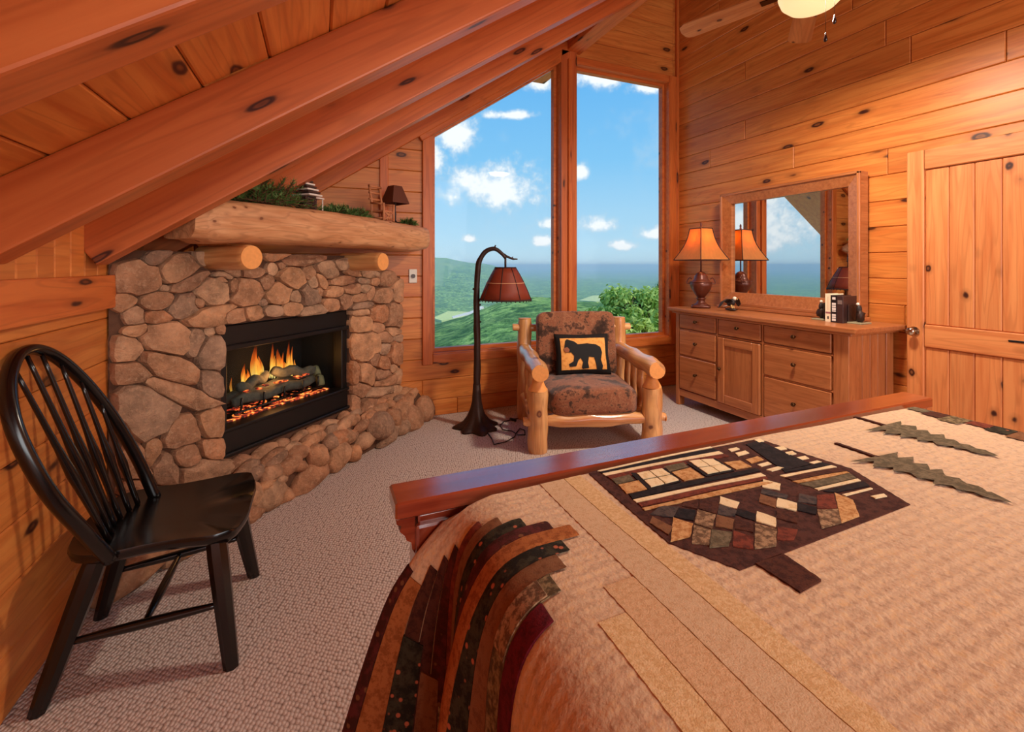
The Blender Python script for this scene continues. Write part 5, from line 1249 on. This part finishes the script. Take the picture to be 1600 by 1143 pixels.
# cabin block, traced quads on the top of the bed
def TQ(ox, oy, s, pts): return [(lambda p: (p.x, min(p.y, .99)))(atZ(ox + x / s, oy + y_ / s, QZ + .008)) for x, y_ in pts]
A6 = (900, 680, 5.196); A7 = (1140, 640, 4.397)
patch(TQ(0, 0, 1, [(918, 735), (1185, 686), (1330, 733), (1045, 845)]), 'dark_brown', 'cabin_ground', .002); patch(TQ(0, 0, 1, [(1045, 845), (1330, 733), (1422, 790), (1155, 889)]), 'dark_brown', 'cabin_ground', .002)
patch(TQ(0, 0, 1, [(1180, 880), (1224, 866), (1283, 906), (1250, 925)]), 'brown', 'cabin_path')
L6 = [('cream', (175, 282, 1090, 97, 1105, 106, 200, 288)), ('black', (190, 290, 1112, 112, 1160, 131, 232, 306)), ('cream', (215, 306, 1160, 133, 1195, 150, 240, 320)), ('redbrown', (245, 324, 1200, 153, 1240, 172, 290, 350)),
 ('greytree', (285, 345, 430, 312, 470, 356, 330, 386)), ('tan', (345, 392, 510, 362, 580, 430, 410, 460)), ('black', (440, 305, 715, 262, 855, 372, 600, 440)), ('greytree', (710, 255, 870, 222, 910, 260, 760, 292)), ('tan', (780, 302, 930, 267, 1040, 340, 880, 368)),
 ('black', (885, 222, 1115, 182, 1285, 290, 1060, 336)), ('tan', (1200, 222, 1330, 205, 1425, 256, 1300, 280)), ('black', (430, 466, 1455, 270, 1500, 290, 460, 502)), ('cream', (465, 512, 1500, 310, 1540, 330, 490, 530)), ('redbrown', (500, 536, 1540, 335, 1560, 358, 530, 566)), ('tan', (535, 577, 1560, 370, 1600, 395, 560, 597)),
 ('slate', (600, 628, 690, 567, 840, 572, 790, 660)), ('taupe', (600, 700, 622, 650, 790, 740, 752, 800)), ('black', (840, 587, 975, 602, 955, 690, 800, 652)), ('tan', (790, 662, 950, 712, 930, 820, 770, 855)), ('brown', (870, 537, 1000, 512, 985, 590, 862, 567)), ('taupe_print', (990, 597, 1135, 645, 1105, 760, 962, 710)),
 ('brown', (1010, 515, 1172, 562, 1140, 640, 1000, 590)), ('cream', (1172, 497, 1325, 545, 1305, 600, 1166, 556)), ('slate', (1162, 560, 1310, 610, 1290, 660, 1150, 640)), ('taupe', (1142, 645, 1285, 684, 1270, 765, 1132, 738)), ('taupe_print', (960, 722, 1098, 768, 1080, 890, 940, 870)), ('greytree', (1102, 765, 1270, 790, 1240, 900, 1085, 910)),
 ('redbrown', (1282, 775, 1440, 835, 1440, 930, 1272, 900)), ('brown', (1300, 685, 1440, 720, 1436, 790, 1290, 758))]
for mt, q in L6: patch(TQ(*A6, [(q[i], q[i + 1]) for i in range(0, 8, 2)]), mt, 'cabin_patch', .0042)
for q in ((492, 307, 700, 277, 835, 365, 610, 415), (915, 216, 1110, 200, 1260, 285, 1070, 320)):
    c_ = [(q[i], q[i + 1]) for i in range(0, 8, 2)]; lerp2 = lambda p, r, t: (p[0] + (r[0] - p[0]) * t, p[1] + (r[1] - p[1]) * t)
    for u0, u1 in ((0, .48), (.52, 1)):
        for v0, v1 in ((0, .47), (.53, 1)):
            f = lambda u, v: lerp2(lerp2(c_[0], c_[1], u), lerp2(c_[3], c_[2], u), v)
            patch(TQ(*A6, [f(u0, v0), f(u1, v0), f(u1, v1), f(u0, v1)]), 'cream', 'cabin_window_pane', .006)
L7 = [('cream', (230, 482, 350, 512, 345, 558, 225, 535)), ('slate', (222, 547, 400, 592, 390, 620, 216, 580)), ('taupe', (212, 585, 325, 622, 315, 680, 202, 640)), ('cream', (330, 612, 465, 652, 460, 705, 320, 670)), ('black', (52, 682, 182, 720, 172, 768, 42, 722)), ('cream', (187, 703, 320, 752, 320, 815, 182, 770)),
 ('taupe_print', (177, 784, 325, 830, 320, 940, 172, 960)), ('brown', (322, 695, 475, 722, 465, 790, 324, 752)), ('redbrown', (332, 815, 470, 832, 440, 900, 327, 900)), ('black', (467, 645, 598, 682, 594, 730, 470, 702)), ('slate', (482, 582, 598, 612, 598, 660, 470, 640)), ('redbrown', (602, 592, 715, 592, 742, 688, 602, 690)), ('taupe_print', (602, 695, 745, 695, 768, 788, 630, 825)),
 ('tan', (722, 580, 850, 632, 890, 740, 768, 785)), ('black', (110, 242, 200, 218, 560, 380, 370, 420)), ('black', (372, 421, 640, 372, 700, 386, 380, 436)), ('cream', (345, 456, 700, 390, 735, 402, 380, 466)), ('brown', (382, 470, 735, 407, 800, 430, 430, 490)), ('tan', (432, 495, 800, 433, 825, 442, 470, 510)), ('greytree', (482, 515, 825, 447, 870, 480, 570, 540)),
 ('cream', (582, 547, 880, 487, 900, 497, 610, 560)), ('black', (642, 567, 920, 502, 960, 533, 740, 577)), ('cream', (772, 590, 970, 547, 985, 556, 800, 600)), ('cream', (970, 607, 1060, 592, 1080, 606, 1000, 622)), ('cream', (380, 300, 430, 290, 460, 310, 410, 320)), ('cream', (460, 335, 520, 325, 545, 340, 490, 350)), ('cream', (545, 370, 600, 357, 635, 365, 580, 380)),
 ('cream', (300, 267, 370, 258, 395, 275, 330, 285)), ('cream', (170, 216, 210, 207, 240, 223, 205, 233)), ('cream', (40, 302, 110, 286, 135, 300, 60, 320)), ('tan', (110, 345, 190, 322, 235, 345, 150, 370)), ('cream', (190, 380, 260, 362, 290, 375, 220, 392)), ('cream', (250, 412, 330, 392, 375, 405, 290, 425)), ('cream', (-10, 275, 48, 263, 68, 274, 10, 290))]
for mt, q in L7: patch(TQ(*A7, [(q[i], q[i + 1]) for i in range(0, 8, 2)]), mt, 'cabin_patch', .0042)
# pine trees
def treep(ax, ybase, ytip, ytrunk, hw0, seed):
    rnd = random.Random(seed); L_ = []; R_ = []; N7 = 7
    for i in range(N7):
        t0 = i / N7; hw = hw0 * (1 - t0 * .88)
        for side in (L_, R_):
            j1 = rnd.uniform(-.02, .02); side.append((t0 + .0 + j1, hw * rnd.uniform(.85, 1.1))); side.append((t0 + .085 + j1, hw * .46))
    yy = lambda t: ybase + (ytip - ybase) * t
    pts = [(ax - w_, yy(t)) for t, w_ in L_] + [(ax, ytip)] + [(ax + w_, yy(t)) for t, w_ in reversed(R_)]
    if parea(pts) < 0: pts = pts[::-1]
    patch([(ax - .006, ytrunk), (ax + .006, ytrunk), (ax + .006, ybase - .01), (ax - .006, ybase - .01)], 'dark_brown', 'tree_trunk', .005)
    surfpoly(pts, lambda a, y_: Qn(a, y_, .005), .02).obj('tree_applique', P['greytree'], qt, True, True)
treep(1.365, .745, .485, .85, .098, 1); treep(1.67, .885, .62, .975, .105, 2)
# right-hand border blocks
for i, (y0, y1, mt) in enumerate(((.92, .97, 'greytree'), (.865, .918, 'brown'), (.81, .863, 'olive'), (.755, .808, 'redbrown'), (.70, .753, 'black_floral'), (.645, .698, 'taupe'), (.59, .643, 'brown_floral'), (.535, .588, 'greytree'))): patch(rect(1.955 - .02 * (i % 3), 2.45, y0, y1), mt, 'log_cabin_strip')

# ------------------------------------------------------------------ outside: mountain valley, fields, trees
def table(tb, x):
    if x <= tb[0][0]: return tb[0][1]
    for (a, b), (c, d) in zip(tb, tb[1:]):
        if x <= c: return b + (d - b) * (x - a) / (c - a)
    return tb[-1][1]
near_t = [(azel(px, py)[0], math.tan(azel(px, py)[1])) for px, py in ((100, 570), (420, 560), (600, 535), (640, 528), (680, 514), (726, 500), (753, 486), (776, 476), (810, 468), (874, 466), (901, 474), (954, 476), (1060, 480), (1300, 490))]
ridge_t = [(azel(px, py)[0], math.tan(azel(px, py)[1])) for px, py in ((330, 470), (480, 425), (600, 400), (640, 397), (680, 403), (700, 405), (735, 411), (770, 416), (800, 424), (830, 440))]
VZ = -165.0
def terr(r, az):
    ec = table(near_t, az); cr = 420.0
    fb_ = lambda k, s=1.0: mnoise.fractal(Vector((r * math.sin(az) * k, r * math.cos(az) * k, s)), 1.0, 2.0, 4)
    if r < cr: z = CH + r * (-.34 + (ec + .34) * sst(0, 1, (r - 14) / (cr - 14)) ** .8)
    else:
        zc_ = CH + cr * ec; z = zc_ + (VZ - zc_) * sst(cr, 1000, r)
    z += fb_(.05) * 1.6 * sst(15, 120, r) * (1 - sst(900, 1500, r)) + fb_(.004, 3) * 10 * sst(900, 2500, r)
    er = table(ridge_t, az); top = CH + 4200 * er
    if top > VZ: z = max(z, VZ + (top - VZ) * math.exp(-((r - 4200) / 1700) ** 2) + fb_(.003, 8) * 18 * sst(1300, 3000, r)) if r > 1100 else z
    return z
def forest_mat():
    m, t = new_mat('forest_canopy')
    tc = t.n('ShaderNodeTexCoord'); v = tc.outputs['Object']
    n1 = t.n('ShaderNodeTexNoise', {'Vector': v, 'Scale': .09, 'Detail': 6.0, 'Roughness': .7}); n2 = t.n('ShaderNodeTexNoise', {'Vector': v, 'Scale': .004, 'Detail': 5.0})
    col = t.ramp(n1.outputs[0], [(.40, rgb(62, 98, 44)), (.5, rgb(128, 168, 84)), (.6, rgb(176, 204, 112))])
    n3 = t.n('ShaderNodeTexNoise', {'Vector': v, 'Scale': .014, 'Detail': 8.0, 'Roughness': .75})
    col = t.mix(t.n('ShaderNodeMapRange', {'Value': n3.outputs[0], 'From Min': .45, 'From Max': .6, 'To Max': .7}).outputs[0], col, rgb(62, 100, 52))
    col = t.mix(t.n('ShaderNodeMapRange', {'Value': n2.outputs[0], 'From Min': .62, 'From Max': .66, 'To Max': .5}).outputs[0], col, rgb(170, 190, 110))
    bp = t.n('ShaderNodeBump', {'Height': n1.outputs[0], 'Strength': 1.0, 'Distance': 6.0})
    return finish(m, t, t.n('ShaderNodeBsdfPrincipled', {'Base Color': col, 'Roughness': .95, 'Specular IOR Level': .05, 'Normal': bp}))
rs = [14 * (32000 / 14) ** (i / 150) for i in range(151)]; azs = [math.radians(-115 + 230 * i / 330) for i in range(331)]
tm = MB().grid([[Vector((r * math.sin(a), r * math.cos(a), terr(r, a))) for a in azs] for r in rs])
to = tm.obj('valley_landscape', forest_mat(), None, True); setp(to, 'wooded mountain slopes and wide valley seen through the windows', 'landscape', kind='structure')
FIELD = plain('pale_meadow', (196, 206, 120), .95, noise=.2, nscale=.05); ROADM = plain('pale_road', (216, 208, 196), .9)
def ground_patch(name, label, cat, quad, mat, lift):
    vs = []
    for (px, py) in quad:
        a, b, v = ray(px, py); az = math.atan2(a, b); r = 700.0; h_ = math.hypot(a, b)
        while r < 20000 and CH + r * v / h_ > terr(r, az) + lift: r *= 1.01
        vs.append(Vector((r * math.sin(az), r * math.cos(az), terr(r, az) + lift)))
    n = len(vs); o = MB().add(vs + [v - Vector((0, 0, lift * 2)) for v in vs], [tuple(range(n)), tuple(range(2 * n - 1, n - 1, -1))] + [(i, (i + 1) % n, n + (i + 1) % n, n + i) for i in range(n)]).obj(name, mat); setp(o, label, cat, kind='structure')
ground_patch('meadow', 'pale green meadow in the valley behind the floor lamp', 'meadow', [(676, 497), (700, 486), (735, 487), (722, 496), (690, 501)], FIELD, 6)
ground_patch('meadow', 'pale green meadow in the valley beside the outdoor tree', 'meadow', [(905, 469), (925, 462), (962, 460), (955, 466), (930, 471)], FIELD, 6)
ground_patch('road', 'pale road crossing the valley behind the floor lamp', 'road', [(706, 494), (735, 487), (752, 478), (756, 479), (738, 489), (708, 497)], ROADM, 7)
# trees just below the window
BARK = plain('tree_bark', (92, 74, 58), .9, noise=.3, nscale=20)
def leaf_mat(name, c1_, c2_):
    m, t = new_mat(name); n = t.n('ShaderNodeTexNoise', {'Vector': objvec(t, (3.5, 3.5, 3.5)), 'Scale': 1.0, 'Detail': 3.0}); col = t.ramp(n.outputs[0], [(.35, rgb(*c1_)), (.65, rgb(*c2_))])
    return finish(m, t, t.n('ShaderNodeMixShader', {0: .3, 1: t.n('ShaderNodeBsdfPrincipled', {'Base Color': col, 'Roughness': .6}), 2: t.n('ShaderNodeBsdfTranslucent', {'Color': col})}))
def tree(label, base_, top, rad, nclump, nleaf, mat, seed, lsz=.07):
    rnd = random.Random(seed); o = thing('leafy_tree', label, 'tree', base_, 0, 'trees outside the window')
    H_ = top - base_[2]; tr = MB(); tr.tube([(0, 0, 0), (.1, .05, H_ * .4), (-.05, .1, H_ * .7), (0, 0, H_ * .93)], [.16, .12, .08, .02], 10); lv = MB()
    for i in range(nclump):
        z = H_ * (1 - rnd.random() ** 1.3 * .55); f = (H_ - z) / (H_ * .55); rr = rad * (.25 + .85 * math.sin(min(1, f + .15) * PI * .62)); a = rnd.uniform(0, 2 * PI); q = rr * rnd.uniform(.35, 1) ** .6
        c = Vector((q * math.cos(a), q * math.sin(a), z - .1)); tr.tube([(0, 0, z * .86), tuple(c * .6 + Vector((0, 0, z * .35))), tuple(c)], [.03, .02, .008], 5)
        cr_ = rnd.uniform(.16, .34) * rad / 1.2
        for j in range(nleaf):
            d = Vector((rnd.gauss(0, 1), rnd.gauss(0, 1), rnd.gauss(0, .8))).normalized() * cr_ * rnd.random() ** .4; p = c + d
            n_ = (d.normalized() + Vector((rnd.uniform(-.7, .7), rnd.uniform(-.7, .7), rnd.uniform(0, .9)))).normalized(); u_ = n_.orthogonal().normalized(); u_.rotate(Matrix.Rotation(rnd.uniform(0, 6.28), 3, n_)); w_ = n_.cross(u_); s_ = lsz * rnd.uniform(.7, 1.2)
            lv.add([p - u_ * s_, p + w_ * s_ * .45, p + u_ * s_, p - w_ * s_ * .45], [(0, 1, 2, 3)])
    tr.obj('trunk', BARK, o, True); lo = lv.obj('foliage', mat, o); lo['kind'] = 'stuff'
def at_t(px, py, t): a, b, v = ray(px, py); return Vector((a * t, b * t, CH + v * t))
t1 = at_t(988, 455, 13.0); g1 = terr(math.hypot(t1.x, t1.y), math.atan2(t1.x, t1.y))
LEAF1 = leaf_mat('bright_leaves', (120, 164, 56), (206, 224, 116)); LEAF2 = leaf_mat('dark_leaves', (58, 100, 48), (110, 150, 76))  # a lighter yellow-green and a darker green foliage
tree('bright green leafy treetop just outside the window behind armchair', (t1.x, t1.y, g1), t1.z, 1.35, 170, 60, LEAF1, 3, .085)
t2 = at_t(1040, 440, 16.0); g2 = terr(math.hypot(t2.x, t2.y), math.atan2(t2.x, t2.y))
tree('darker feathery tree outside the window close to the dresser', (t2.x + .4, t2.y, g2), t2.z, 1.2, 110, 50, LEAF2, 8, .07)
t3 = at_t(985, 497, 8.0); g3 = terr(math.hypot(t3.x, t3.y), math.atan2(t3.x, t3.y))
tree('low leafy shrub crown under the bright treetop outside', (t3.x, t3.y, g3), t3.z, .62, 90, 60, LEAF1, 12, .08)
# summer haze filling the valley air
hz = bpy.data.meshes.new('valley_haze'); m, t = new_mat('haze')
vsc = t.n('ShaderNodeVolumeScatter', {'Color': (.50, .80, 1.0, 1), 'Density': 2.1e-4, 'Anisotropy': .0}); vab = t.n('ShaderNodeVolumeAbsorption', {'Color': (.25, .80, 1.0, 1), 'Density': .45e-4})
t.n('ShaderNodeOutputMaterial', {'Volume': t.n('ShaderNodeAddShader', {0: vsc, 1: vab})})
ho = MB().box(-40000, 40000, 60, 40000, -400, 45).obj('valley_haze', m); setp(ho, 'thin blue summer haze hanging over the valley', 'haze', kind='stuff')
